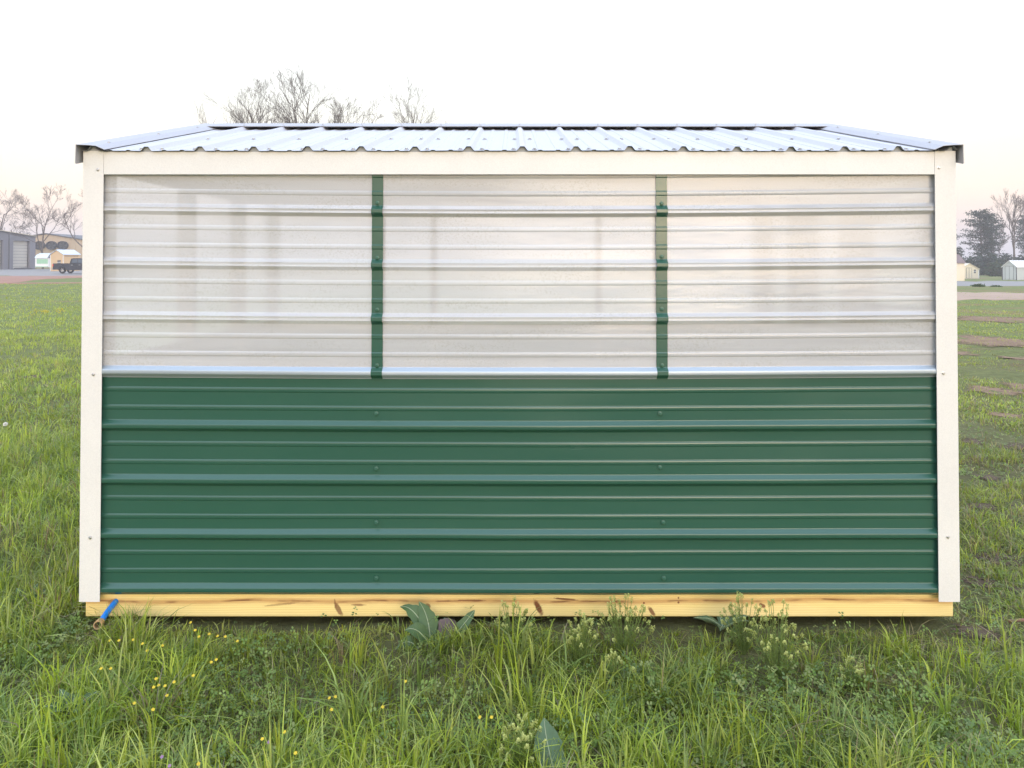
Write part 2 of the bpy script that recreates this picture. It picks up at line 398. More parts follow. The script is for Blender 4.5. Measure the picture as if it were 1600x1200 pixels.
def sheet(name, mat, prof, u0, u1, frame, parent, nseg=48, warp=.003, sag=.003, seed=0, thick=0.0):
    mb = MB(); mb.smooth = True; n = len(prof)
    def put(extra):
        b = len(mb.v)
        for i in range(nseg+1):
            u = u0+(u1-u0)*i/nseg
            for (z, o) in prof:
                wv = warp*(mn.noise(Vector((u*1.1+seed, z*2.2, 3.1)))+.6*mn.noise(Vector((u*2.7, z*5+seed, 8.3))))
                zz = z-sag*(.2+z)*math.sin(math.pi*(u-u0)/(u1-u0))+.006*max(0, .5-z)*math.sin(math.pi*(u-u0)/(u1-u0))
                mb.v.append(tuple(frame(u, o+wv+extra, zz)))
        for i in range(nseg):
            for k in range(n-1):
                mb.f.append((b+i*n+k, b+(i+1)*n+k, b+(i+1)*n+k+1, b+i*n+k+1))
    put(0)
    return mb.build(name, mat, parent)
front = lambda u, o, z: (u, -o, z)
back = lambda u, o, z: (u, YB+o, z)
rightf = lambda u, o, z: (X1-.03+o, u, z)
leftf = lambda u, o, z: (X0+.03-o, u, z)
ZTOP = 1.955
gp = profile(.113, 1.034); pp = profile(1.021, ZTOP, rh=.0165, mh=.0025)
gw = {}
for nm, fr, a, b, sd_ in (('front', front, X0+.03, X1-.03, 0), ('back', back, X0+.03, X1-.03, 5), ('left', leftf, .03, YB-.03, 9), ('right', rightf, .03, YB-.03, 13)):
    g = sheet('steel_wall_panel', M['green'], gp, a, b, fr, shed, 60, .0045, .0075, sd_)
    p = sheet('polycarbonate_panel', M['poly'], [(z, o+.0025) for z, o in pp], a, b, fr, shed, 60, .0045, .0075, sd_)
    gw[nm] = (g, p)
gw['front'][0]['label'] = 'dark green ribbed steel sheet along the lower half of the wall'
gw['front'][1]['label'] = 'clear dewy ribbed sheet along the upper half of the wall'
fp = [(z, o+.005) for z, o in profile(1.0185, 1.0670)]
fl_ = sheet('flashing_strip', M['flash'], fp, X0+.03, X1-.03, front, shed, 60, .0045, .0075, 0)
fl_['label'] = 'pale silver flashing between the clear and the green sheet'
# gable infills
for xs, s in ((X0+.03, -1), (X1-.03, 1)):
    MB().prism([(xs, .0, ZTOP), (xs, YB, ZTOP), (xs, YB/2, ZTOP+.27)], (s*.006, 0, 0)).build('gable_panel', M['trim'], shed)

# screws
def screw_mesh(name, mat):
    mb = MB(); rings = [(.0075, 0), (.0075, .0012), (.0048, .0016), (.0048, .0048), (.0036, .0056)]
    k = 8; v = []
    for r, h in rings: v += [(math.cos(2*math.pi*i/k)*r, math.sin(2*math.pi*i/k)*r, h) for i in range(k)]
    f = [(j*k+i, j*k+(i+1) % k, (j+1)*k+(i+1) % k, (j+1)*k+i) for j in range(len(rings)-1) for i in range(k)]+[tuple((len(rings)-1)*k+i for i in range(k))]
    mb.add(v, f); return mb.mesh(name, mat, (0, 0, 0))
SM = screw_mesh('screw', M['screw']); GM = screw_mesh('screw_green', M['gscrew'])
def screw(parent, p, rot=(R(90), 0, 0), me=None, s=1.0):
    o = link('screw', me or SM, parent, p); o.rotation_euler = rot; o.scale = (s, s, s); return o

# battens over the clear sheet
bp = [(z, o) for z, o in profile(1.018, 1.90)]
for cx, sc in ((-.564, [(591, 317), (591, 403), (591, 484), (591, 571)]), (.627, [(1033, 318), (1033, 401), (1033, 483), (1033, 571)])):
    mb = MB(); mb.smooth = False
    prof = [(z-.0075*(.2+z)*math.sin(math.pi*(cx-X0)/(X1-X0)), o+.0095) for z, o in bp]; n = len(prof)
    for (xa, oo) in ((cx-.0235, -.006), (cx-.0232, .0), (cx+.0232, .0), (cx+.0235, -.006)):
        mb.v += [(xa, -(o+oo), z) for z, o in prof]
    for r in range(3):
        for k in range(n-1): mb.f.append((r*n+k, (r+1)*n+k, (r+1)*n+k+1, r*n+k+1))
    mb.f.append((0, n, 2*n, 3*n))
    b = mb.build('batten', M['green'], shed)
    b['label'] = 'narrow green batten strip screwed over the clear sheet'
    for px, py in sc:
        q = at(px, py, -.012); screw(b, (cx, -.0105, q.z), me=GM, s=1.25)
for px, py in [(588, 646), (588, 732), (588, 816), (588, 903), (1031, 646), (1031, 730), (1036, 816), (1037, 903)]:
    q = at(px, py, -.002); screw(gw['front'][0], (q.x, -.004, q.z), me=GM, s=1.35)

# corner trims (angles), fascia, skids
TF = -.026
def corner(xa, xb, ysgn, zb):
    """angle trim on a corner: xa outer, xb inner edge"""
    yo = TF if ysgn < 0 else YB-TF
    yi = yo-ysgn*.09; t = .003; s = 1 if xb > xa else -1
    poly = [(xa, yo, zb), (xb, yo, zb), (xb, yo-ysgn*t, zb), (xa+s*t, yo-ysgn*t, zb), (xa+s*t, yi, zb), (xa, yi, zb)]
    return MB().prism(poly, (0, 0, 1.963-zb)).build('corner_trim', M['trim'], shed)
for ys in (-1, 1):
    for xa, xb in ((X0, X0+.085), (X1, X1-.087)):
        c = corner(xa, xb, ys, .094)
        if ys < 0:
            ps = [(153, 265), (146, 585), (141, 840)] if xa < 0 else [(1467, 262), (1474, 583), (1481, 839)]
            for px, py in ps: screw(c, at(px, py, TF), s=.95)
for s in (-1, 1):
    yo = TF if s < 0 else YB-TF
    poly = [(X0+.0865, yo, 1.865), (X0+.0865, yo, 1.959), (X0+.0865, yo-s*.003, 1.959), (X0+.0865, yo-s*.003, 1.868), (X0+.0865, yo-s*.014, 1.868), (X0+.0865, yo-s*.014, 1.865)]
    MB().prism(poly, (X1-.0885-X0-.0865, 0, 0)).build('fascia_trim', M['trim'], shed)
def rbox(mb, x0, x1, y0, y1, z0, z1, r=.006):
    a = [(y0+r, z0), (y1-r, z0), (y1, z0+r), (y1, z1-r), (y1-r, z1), (y0+r, z1), (y0, z1-r), (y0, z0+r)]
    return mb.prism([(x0, y, z) for y, z in a], (x1-x0, 0, 0))
for y0 in (.019, YB-.057):
    k = rbox(MB(), -1.787, 1.849, y0, y0+.038, .010, .150).build('skid_board', M['pine'], shed)
    k['label'] = 'yellow pine base board with knots and a dark heartwood streak'
for xx in (-1.787, 1.811):
    MB().box(xx, xx+.038, .058, YB-.058, .012, .148).build('skid_board', M['pine'], shed)
MB().box(-1.745, 1.807, .06, YB-.06, .150, .166).build('floor_board', M['stud'], shed)
# framing seen through the clear sheet
def stud(x, y, w=.038, d=.089, z0=.168, z1=1.93):
    return MB().box(x-w/2, x+w/2, y-d/2, y+d/2, z0, z1).build('stud', M['stud'], shed)
for x in (-1.735, -.565, .627, 1.797):
    stud(x, .062 if abs(x) > 1 else .052); stud(x, YB-.062)
for y in (.85, 1.62):
    for x in (-1.72, 1.78): stud(x, y, .089, .038)
for z in (1.045, 1.92):
    MB().box(-1.70, 1.76, YB-.10, YB-.062, z-.045, z+.045).build('wall_girt', M['stud'], shed)
    for x in (-1.72, 1.78): MB().box(x-.019, x+.019, .12, YB-.12, z-.044, z+.044).build('wall_girt', M['stud'], shed)
MB().box(-1.70, 1.76, .030, .068, 1.00, 1.085).build('wall_girt', M['stud'], shed)

# roof
EY, EZ, RY, RZ = -.040, 1.962, SY, 2.280
SL = (RZ-EZ)/(RY-EY)
RP = .2235
def roof_frame(u, o, t):          # u across, t distance from the eave in y
    return (u, EY+t, EZ+SL*t+o)
rprof = profile(X0-.004, X1+.004, .043, RP, .0185, .0035)
cuts = [X0-.004]+[.043+RP*k for k in (-4, 0, 4)]+[X1+.004]
roofs = []
for a, b in zip(cuts[:-1], cuts[1:]):
    pr = [(z, o) for z, o in rprof if a-1e-6 <= z <= b+1e-6]
    mb = MB(); mb.smooth = True; n = len(pr); m = 12
    for j in range(m+1):
        t = (RY-EY)*j/m
        for (x, o) in pr:
            wv = .0022*mn.noise(Vector((x*2.2, t*2.5, 1.7)))+.0012*mn.noise(Vector((x*9, t*3, 4.4)))
            mb.v.append(roof_frame(x, o+wv, t))
    for j in range(m):
        for k in range(n-1): mb.f.append((j*n+k, j*n+k+1, (j+1)*n+k+1, (j+1)*n+k))
    r = mb.build('roof_panel', M['galv'], shed, origin=((a+b)/2, EY, EZ)); roofs.append((r, a, b))
    c = r.copy(); col.objects.link(c); c.parent = shed          # far slope
    wl = Vector((2*SX-(a+b)/2, 2*SY-EY, EZ)); WORLD[c] = wl; c.location = wl-WORLD[shed]; c.rotation_euler = (0, 0, math.pi)
ra = math.atan(SL)
k = -8
for k in range(-8, 9):
    x = .043+RP*k
    for dx, t in ((-.036, .035), (.050, .035), (-.030, .52), (.046, .52)):
        xx = x+dx+random.uniform(-.006, .006)
        if not (X0+.11 < xx < X1-.11): continue
        pr_ = [r for r, a, b in roofs if a <= xx <= b][0]
        screw(pr_, (xx, EY+t, EZ+SL*t+.0015), (ra, 0, 0), s=1.45)
cl = MB(); pr = [(x, o) for x, o in rprof if X0+.01 < x < X1-.01]; m_ = len(pr)
for yy in (-.022, -.016):
    zz = EZ+SL*(yy-EY)
    cl.v += [(x, yy, zz+o-.004) for x, o in pr]+[(x, yy, zz-.012) for x, o in pr]
for q in range(m_-1): cl.f += [(q, q+1, m_+q+1, m_+q), (2*m_+q, 3*m_+q, 3*m_+q+1, 2*m_+q+1), (q, 2*m_+q, 2*m_+q+1, q+1)]
cl.build('rib_end_shade_strip', simple('rib_end_shade_grey', (.38, .40, .43), .8), shed)  # grey strip added inside the open rib ends, painting their pale shade
# dark end of the sheets under the ridge, ridge cap
rc = [(RY-.15, EZ+SL*(RY-EY-.15)+.0225), (RY-.152, EZ+SL*(RY-EY-.15)+.012), (RY-.149, EZ+SL*(RY-EY-.15)+.012), (RY-.147, EZ+SL*(RY-EY-.147)+.021)]
top = [(RY, RZ+.026)]
capv = [(RY-.150, EZ+SL*(RY-EY-.15)+.0195), (RY-.154, EZ+SL*(RY-EY-.15)+.0235), (RY, RZ+.030), (RY+.154, EZ+SL*(RY-EY-.15)+.0235), (RY+.150, EZ+SL*(RY-EY-.15)+.010),
        (RY+.147, EZ+SL*(RY-EY-.15)+.0215), (RY, RZ+.027), (RY-.147, EZ+SL*(RY-EY-.15)+.0215)]
cap = MB().prism([(X0-.006, y, z) for y, z in capv], (X1-X0+.012, 0, 0)).build('ridge_cap', M['galvt'], shed)
for k in range(-7, 8, 1):
    screw(cap, (.043+RP*k, RY-.125, RZ-.125*SL+.031), (ra, 0, 0))
# rake trims on the gable edges: a top flange, a raised hem, a side drop
for sgn, xe in ((-1, X0), (1, X1)):
    for dirn in (1, -1):
        mb = MB(); i = -sgn
        sec = [(xe+i*.108, .0075), (xe+i*.070, .0235), (xe+i*.034, .0265), (xe-i*.012, .0285), (xe-i*.014, -.050), (xe-i*.008, -.053),
               (xe-i*.0105, -.050), (xe-i*.0095, .026), (xe+i*.035, .0245), (xe+i*.071, .0215), (xe+i*.108, .0055)]
        y0, y1 = EY-.022, RY-.02
        ends = []
        for yy in (y0, y1):
            ring = []
            for x, o in sec:
                z = EZ+SL*(yy-EY)+o
                ring.append((x, yy if dirn == 1 else 2*SY-yy, z))
            ends.append(ring)
        n = len(sec)
        mb.add(ends[0]+ends[1], [(q, (q+1) % n, n+(q+1) % n, n+q) for q in range(n)]+[tuple(range(n)), tuple(range(2*n-1, n-1, -1))])
        rk = mb.build('rake_trim', M['galvt'], shed)
        if dirn == 1:
            for t in (.10, .55, 1.0): screw(rk, (xe+i*.060, EY+t, EZ+SL*t+.0245), (ra, 0, 0))
# rafters
for x in (-1.74, -.56, .63, 1.80):
    for s in (1, -1):
        ya, yb = (.04, RY) if s == 1 else (YB-.04, RY)
        za, zb = EZ+SL*(.04-EY)-.006, RZ-.006
        MB().prism([(x-.019, ya, za), (x-.019, yb, zb), (x-.019, yb, zb-.085), (x-.019, ya, za-.085)], (.038, 0, 0)).build('rafter', M['stud'], shed)

# ------------------------------------------------------------------ hose
h0 = at(181, 938, .018); h1 = at(166, 962, -.06); h2 = at(158, 971, -.10); h3 = at(148, 982, -.17)
hose = thing('garden_hose', 'short blue hose stub with brass end poking out of the base board', 'hose', (h1.x, h1.y, h1.z))
mb = MB(); mb.smooth = True
def bez(a, b, c, t): return a*(1-t)**2+b*2*t*(1-t)+c*t*t
hp = [bez(h0+Vector((0, .03, 0)), h0+Vector((-.002, -.045, -.012)), h2, t/10) for t in range(11)]
mb.tube(hp, .0118, 12); mb.build('hose_tube', M['blue'], hose)
d = (h3-h2).normalized()
mb = MB(); mb.smooth = False
prof = [(-.012, .0135), (.0, .0140), (.006, .0142), (.007, .0185), (.012, .0192), (.034, .0192), (.040, .0200), (.044, .0196), (.044, .0150), (.012, .0145)]
a_ = d.cross(Vector((0, 0, 1))).normalized(); b_ = d.cross(a_); n = 16; v = []
for t, r in prof: v += [h2+d*t*.9+(a_*math.cos(2*math.pi*q/n)+b_*math.sin(2*math.pi*q/n))*r*.86 for q in range(n)]
mb.add(v, [(j*n+q, j*n+(q+1) % n, (j+1)*n+(q+1) % n, (j+1)*n+q) for j in range(len(prof)-1) for q in range(n)])
ft = mb.build('hose_fitting', M['brass'], hose)
mb = MB(); mb.tube([h2+d*.011, h2+d*.013], .0125, 16); mb.build('washer', M['dark'], ft)

# ------------------------------------------------------------------ grass
def blades(pos, h, w_, yaw, lean, droop, seg, tint, tipt=None):
    n = len(pos); t = np.linspace(0, 1, seg+1)[None, :]
    dx, dy = np.cos(yaw)[:, None], np.sin(yaw)[:, None]
    hz = lean[:, None]*h[:, None]*(t**1.7)+droop[:, None]*h[:, None]*np.maximum(t-.45, 0)**1.5*1.6
    vz = h[:, None]*(t-.18*lean[:, None]*t**2-droop[:, None]*.9*np.maximum(t-.5, 0)**1.7*1.9)
    cx = pos[:, 0:1]+dx*hz; cyy = pos[:, 1:2]+dy*hz; cz = pos[:, 2:3]+vz
    wd = w_[:, None]*.5*np.minimum(1, .55+t*1.6)*(1-t**2.2)
    tw = yaw+np.pi/2+rng.normal(0, .5, n); ax, ay = np.cos(tw)[:, None], np.sin(tw)[:, None]
    L = np.stack([cx-ax*wd, cyy-ay*wd, cz], 2); Rr = np.stack([cx+ax*wd, cyy+ay*wd, cz], 2)
    m = seg*2+1
    V = np.empty((n, m, 3)); V[:, 0:2*seg:2] = L[:, :seg]; V[:, 1:2*seg:2] = Rr[:, :seg]; V[:, 2*seg] = np.stack([cx, cyy, cz], 2)[:, seg]
    fs = []
    for s in range(seg-1):
        a = 2*s; fs += [(a, a+1, a+3), (a, a+3, a+2)]
    fs.append((2*seg-2, 2*seg-1, 2*seg))
    T = (np.array(fs)[None]+(np.arange(n)*m)[:, None, None]).reshape(-1, 3)
    tt = np.repeat(np.linspace(0, 1, seg+1), 2)[:m]
    if tipt is None: C = np.repeat(tint[:, None, :], m, 1)
    else: C = tint[:, None, :]*(1-tt[None, :, None]**2)+tipt[:, None, :]*tt[None, :, None]**2
    return V.reshape(-1, 3), T, C.reshape(-1, 3)
def merge(parts):
    v, t, c, b = [], [], [], 0
    for a, bb, cc in parts:
        v.append(a); t.append(bb+b); c.append(cc); b += len(a)
    return np.concatenate(v), np.concatenate(t), np.concatenate(c)
GREENS = np.array([(.262, .335, .040), (.195, .268, .036), (.305, .360, .058), (.135, .200, .052), (.335, .375, .110), (.190, .252, .080)])
STRAW = np.array([(.36, .31, .17), (.28, .22, .12), (.32, .28, .19)])
def tints(n, x, y, straw=.05):
    k = rng.integers(0, len(GREENS), n); c = GREENS[k]*(rng.uniform(.80, 1.42, n)[:, None])
    patch = vnoise(x, y, 1.4, 3)[:, None]
    c = c*(.80+.45*patch)*np.array([1, 1, 1])
    c = c+np.array([.03, .015, .0])*(vnoise(x, y, .8, 5)[:, None]-.4)
    s = rng.random(n) < straw
    c[s] = STRAW[rng.integers(0, 3, s.sum())]*rng.uniform(.6, 1.1, s.sum())[:, None]
    return np.clip(c, .012, 1)
def outside(x, y, m=.0):
    return ~((x > X0-.0+m) & (x < X1+.0-m) & (y > -.012) & (y < YB+.02))
PATCHES = [(1548, 533, 85, 13, 1), (1500, 552, 40, 5, 1), (1600, 560, 50, 6, 1), (1550, 612, 44, 9, 1), (1610, 606, 50, 9, 1), (1560, 500, 80, 7, 1), (1545, 746, 26, 7, 0), (1600, 790, 30, 9, 0), (1535, 795, 26, 8, 0),
           (1565, 872, 50, 13, 0), (1530, 905, 34, 12, 0), (1528, 985, 46, 14, 0), (1600, 920, 30, 9, 0), (45, 590, 24, 5, 0), (1520, 690, 22, 6, 0), (1590, 700, 34, 7, 0), (1570, 650, 30, 5, 1)]
PW = []
for px, py, wx, hy, kd in PATCHES:
    a, b, c_ = on_ground(px-wx, py), on_ground(px+wx, py), on_ground(px, py)
    PW.append((c_.x, c_.y, (b.x-a.x)/2, abs(on_ground(px, py-hy).y-on_ground(px, py+hy).y)/2, kd))
def in_patch(x, y):
    r = np.zeros(len(x), bool)
    for cx, cy_, rx, ry, kd in PW:
        r |= ((x-cx)/rx)**2+((y-cy_)/ry)**2 < .55+.6*vnoise(x, y, 3.0/max(.3, min(rx, ry)), 2)
    return r
def tuft_field(nt, sampler, bl, hgt, wid, seg=4, straw=.05, spread=.03, leanm=.45, hfun=None):
    x, y = sampler(nt); nb = rng.integers(bl[0], bl[1], nt)
    hh = rng.uniform(hgt[0], hgt[1], nt)*rng.uniform(.75, 1.2, nt)
    if hfun is not None: hh = hh*hfun(x, y)
    idx = np.repeat(np.arange(nt), nb); n = len(idx)
    yaw = rng.uniform(0, 2*np.pi, n); rad = np.abs(rng.normal(0, spread, n))
    px = x[idx]+np.cos(yaw)*rad; py = y[idx]+np.sin(yaw)*rad
    ok = outside(px, py) & ~((rng.random(n) < .70) & in_patch(px, py)); px, py, idx, yaw, rad = px[ok], py[ok], idx[ok], yaw[ok], rad[ok]; n = len(px)
    h = hh[idx]*rng.uniform(.45, 1.1, n)
    h = np.where((np.abs(px+1.745+.25*(py+.1)) < .10) & (py > -.42) & (py < .05), np.minimum(h, .045), h)
    lean = np.abs(rng.normal(.25, leanm, n))*.8; droop = np.clip(rng.normal(.28, .45, n), 0, 1.3)
    base = tints(nt, x, y, straw)[idx]*rng.uniform(.82, 1.2, n)[:, None]
    s = rng.random(n) < straw; base[s] = STRAW[rng.integers(0, 3, s.sum())]*rng.uniform(.6, 1.1, s.sum())[:, None]
    tip = base*rng.uniform(1.0, 1.35, n)[:, None]
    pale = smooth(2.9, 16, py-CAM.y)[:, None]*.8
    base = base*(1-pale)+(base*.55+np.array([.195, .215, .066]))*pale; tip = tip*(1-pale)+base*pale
    # leaves near the skid lean away from the wall
    near = (px > X0) & (px < X1) & (py > -.2) & (py < 0)
    fwd = near & (np.sin(yaw)*lean*h+py > -.02); yaw = np.where(fwd, -yaw, yaw)
    pos = np.stack([px, py, terrain(px, py)-.006], 1)
    return blades(pos, h, wid*rng.uniform(.6, 1.35, n), yaw, lean, droop, seg, base, tip)
def box_s(x0, x1, y0, y1, thr=None, k=0, sc=2.0):
    def f(n):
        xs, ys = np.empty(0), np.empty(0)
        while len(xs) < n:
            x = rng.uniform(x0, x1, n*2); y = rng.uniform(y0, y1, n*2)
            ok = outside(x, y, .0)
            if thr is not None: ok &= rng.random(n*2) < smooth(thr[0], thr[1], vnoise(x, y, sc, k))*.94+.06
            xs = np.append(xs, x[ok]); ys = np.append(ys, y[ok])
        return xs[:n], ys[:n]
    return f
def wedge_s(a0, a1, d0, d1, p=1.0, thr=None, k=0, sc=1.0, base=.05):
    """points seen between azimuths a0, a1 (x over depth) and depths d0..d1"""
    def f(n):
        xs, ys = np.empty(0), np.empty(0)
        while len(xs) < n:
            u = rng.random(n*2); d = d0*(d1/d0)**(u**p); a = rng.uniform(a0, a1, n*2); x = a*d; y = d+CAM.y
            ok = outside(x, y, .0)
            if thr is not None: ok &= rng.random(n*2) < smooth(thr[0], thr[1], vnoise(x, y*1.6, sc, k))*(1-base)+base
            xs = np.append(xs, x[ok]); ys = np.append(ys, y[ok])
        return xs[:n], ys[:n]
    return f
SOILSPOT = [(975, 1045, .10, .6), (975, 1085, .10, .45), (908, 1065, .08, .5), (1162, 1040, .10, .55), (1216, 1080, .12, .6), (1216, 1120, .10, .45), (690, 1060, .10, .6), (670, 1100, .10, .45), (150, 985, .10), (172, 968, .08), (146, 1010, .11), (142, 1040, .09), (1520, 985, .16), (990, 975, .09), (1055, 968, .07), (1010, 1015, .07), (590, 975, .06), (1515, 1015, .10), (560, 978, .08), (740, 1150, .06), (890, 978, .05)]
spots = [(on_ground(q[0], q[1]), q[2], q[3] if len(q) > 3 else .8) for q in SOILSPOT]
def hf(x, y):
    f = np.ones(len(x))
    for p, r, amp in spots: f *= 1-amp*np.exp(-((x-p.x)**2+(y-p.y)**2)/(r*r))
    # the strip hard against the skid is lower, mown ground begins right of the shed
    f *= .34+.66*smooth(-.04, -.38, y)
    f *= 1-.35*smooth(1.7, 2.2, x)*smooth(-.5, .0, y)
    return f
parts = [
    tuft_field(3000, box_s(-3.3, 3.3, -1.55, .1, (.25, .6), 1, 2.4), (9, 20), (.085, .20), .0055, 5, .02, .028, .5, hf),
    tuft_field(8600, box_s(-3.4, 3.4, -1.7, .3), (4, 10), (.05, .12), .0044, 4, .06, .035, .7, hf),
    tuft_field(260, box_s(-3.0, 3.0, -1.4, -.05, (.4, .6), 5, 1.6), (5, 12), (.18, .28), .0070, 6, .01, .02, .42, hf)]
v, t, c = merge(parts)
tag(link('grass', tri_mesh('grass', v, t, M['grass'], c), None, (0, 0, 0)), 'lush uneven green grass growing in front of the shed', 'grass', kind='stuff')
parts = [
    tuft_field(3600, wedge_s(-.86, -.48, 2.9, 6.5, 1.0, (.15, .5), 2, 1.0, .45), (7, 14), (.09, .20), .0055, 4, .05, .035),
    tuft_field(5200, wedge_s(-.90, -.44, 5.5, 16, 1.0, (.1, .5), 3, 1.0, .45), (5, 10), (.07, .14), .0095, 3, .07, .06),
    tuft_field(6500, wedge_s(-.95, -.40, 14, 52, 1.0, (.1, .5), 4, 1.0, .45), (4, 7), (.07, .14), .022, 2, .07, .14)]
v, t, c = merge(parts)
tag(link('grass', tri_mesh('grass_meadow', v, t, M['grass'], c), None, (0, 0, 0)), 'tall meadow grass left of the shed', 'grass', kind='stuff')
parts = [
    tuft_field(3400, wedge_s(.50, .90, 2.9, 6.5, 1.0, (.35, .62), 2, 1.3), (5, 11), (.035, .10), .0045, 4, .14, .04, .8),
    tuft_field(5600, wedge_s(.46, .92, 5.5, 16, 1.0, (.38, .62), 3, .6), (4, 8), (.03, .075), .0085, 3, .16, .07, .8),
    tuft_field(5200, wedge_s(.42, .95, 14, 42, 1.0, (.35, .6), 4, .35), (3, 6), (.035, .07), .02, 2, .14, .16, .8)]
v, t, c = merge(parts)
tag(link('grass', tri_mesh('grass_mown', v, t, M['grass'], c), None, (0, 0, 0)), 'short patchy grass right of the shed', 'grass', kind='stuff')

for cx, cy_, rx, ry, kd in PW:
    n = 40; vs = [(cx, cy_, float(terrain(cx, cy_))+.008)]; fs = []
    for ring in (.35, .7, .92, 1.0):
        for q in range(n):
            a = 6.283*q/n; rr = 1.25*ring*(.72+.5*float(vnoise(cx+2.2*math.cos(a), cy_+2.2*math.sin(a), 1.7, 3)))
            x, y = cx+math.cos(a)*rx*rr, cy_+math.sin(a)*ry*rr
            vs.append((x, y, float(terrain(x, y))+.006+random.uniform(0, .003)))
    fs = [(0, 1+q, 1+(q+1) % n) for q in range(n)]
    for k in range(3): fs += [(1+k*n+q, 1+(k+1)*n+q, 1+(k+1)*n+(q+1) % n, 1+k*n+(q+1) % n) for q in range(n)]
    tr_ = [f if len(f) == 3 else f[:3] for f in fs]+[(f[0], f[2], f[3]) for f in fs if len(f) == 4]
    rim = np.array([0.0]+[.25]*n+[.6]*n+[.9]*n+[1.0]*n)
    tag(link('bare_soil', tri_mesh('bare_soil', np.array(vs), np.array(tr_), M['soilred'] if kd else M['soil'], np.repeat(rim[:, None], 3, 1)), None, (0, 0, 0)), kind='structure')
# low broad-leaved cover: trifoliate leaves on short stalks
def clover_field(n, sampler, size, zr, cols):
    x, y = sampler(n); z = terrain(x, y)+rng.uniform(zr[0], zr[1], n)*(.4+.9*vnoise(x, y, 3.0, 6))
    s = rng.uniform(size[0], size[1], n); yaw0 = rng.uniform(0, 6.28, n)
    vs, ts = [], []; nrm_tilt = rng.normal(0, .45, (n, 2))
    for k in range(3):
        a = yaw0+k*2.09; dx, dy = np.cos(a), np.sin(a); ex, ey = -dy, dx
        pts = []
        for (u, wv, up) in ((.1, 0, 0), (.6, .42, .10), (1.05, .25, .05), (1.05, -.25, .05), (.6, -.42, .10)):
            X_ = dx*u*s+ex*wv*s; Y_ = dy*u*s+ey*wv*s
            Z_ = up*s+X_*nrm_tilt[:, 0]+Y_*nrm_tilt[:, 1]
            pts.append(np.stack([x+X_, y+Y_, z+Z_], 1))
        vs.append(np.stack(pts, 1))
    V = np.stack(vs, 1).reshape(-1, 3)
    f = np.array([(0, 1, 2), (0, 2, 3), (0, 3, 4)]); f = np.concatenate([f, f+5, f+10])
    T = (f[None]+(np.arange(n)*15)[:, None, None]).reshape(-1, 3)
    c = cols[rng.integers(0, len(cols), n)]*rng.uniform(.7, 1.25, n)[:, None]
    return V, T, np.repeat(c, 15, 0)
CC = np.array([(.195, .280, .060), (.155, .240, .055), (.230, .300, .085), (.255, .300, .110), (.135, .205, .070)])
v, t, c = merge([clover_field(24000, box_s(-3.2, 3.2, -1.6, .05, (.35, .6), 4, 2.2), (.006, .013), (.005, .085), CC),
                 clover_field(5500, wedge_s(-.86, -.5, 2.9, 9, 1, (.3, .6), 5), (.008, .017), (.005, .06), CC),
                 clover_field(4000, wedge_s(.52, .9, 2.9, 7, 1, (.4, .65), 5), (.006, .013), (.003, .03), CC)])
tag(link('clover', tri_mesh('clover', v, t, M['clover'], c), None, (0, 0, 0)), 'low clover and small weeds filling the grass', 'ground cover', kind='stuff')
# fallen straw and dead stems
n = 2600; x, y = box_s(-3.2, 3.2, -1.6, .2)(n); x2, y2 = wedge_s(.5, .9, 2.9, 9)(1800); x = np.append(x, x2); y = np.append(y, y2); n = len(x)
pos = np.stack([x, y, terrain(x, y)+rng.uniform(0, .03, n)], 1)
h = rng.uniform(.015, .04, n)
V_ = blades(pos, h, np.full(n, .0028), rng.uniform(0, 6.28, n), rng.uniform(2.0, 5.0, n), np.zeros(n), 3, STRAW[rng.integers(0, 3, n)]*rng.uniform(.5, 1.1, n)[:, None])
tag(link('straw', tri_mesh('straw', V_[0], V_[1], M['grass'], V_[2]), None, (0, 0, 0)), 'dead straw lying between the grass blades', 'straw', kind='stuff')

# ------------------------------------------------------------------ weeds and flowers in front
M['petal_y'] = make_leaf('yellow_petal', .25, .5, base=(.72, .55, .05))
M['petal_p'] = make_leaf('violet_petal', .25, .5, base=(.34, .20, .36))
M['stem'] = make_leaf('weed_stem', .1, .6, base=(.17, .23, .06))
M['pepper'] = make_leaf('pepperweed_flower', .3, .7, base=(.50, .54, .20))
M['weedleaf'] = make_leaf('weed_leaf', .3, .55, base=(.15, .22, .05))
M['dock'] = make_leaf('dock_leaf', .22, .42, base=(.085, .145, .055))
M['dockp'] = make_leaf('dock_leaf_purple', .15, .45, base=(.12, .085, .085))
M['dockb'] = make_leaf('pale_leaf', .22, .42, base=(.10, .165, .085))
M['rib'] = make_leaf('leaf_midrib', .1, .5, base=(.36, .42, .26))
def flower(px, py, mat, lab, grp, nm, size=.0060):
    hgt = random.uniform(.10, .16)
    p = on_ground(px, py, hgt-.03); r = random.Random(int(px*7+py))
    q = Vector((p.x, p.y, float(terrain(p.x, p.y))))
    t = thing(nm, lab, 'flower', q, grp)
    mb = MB(); bend = Vector((r.uniform(-.02, .02), r.uniform(-.01, .02), 0))
    mb.tube([q, q*.5+p*.5+bend, p], [.0012, .001, .0009], 4).build('stem', M['stem'], t)
    mb = MB(); nrm = Vector((r.uniform(-.4, .4), -.55, 1)).normalized(); a = nrm.orthogonal().normalized(); b = nrm.cross(a)
    for k in range(5):
        an = 6.283*k/5; u = a*math.cos(an)+b*math.sin(an); wv = nrm.cross(u)
        mb.add([p, p+u*size*.6+wv*size*.45+nrm*size*.15, p+u*size+nrm*size*.4, p+u*size*.6-wv*size*.45+nrm*size*.15], [(0, 1, 2, 3)])
    mb.build('petals', mat, t)
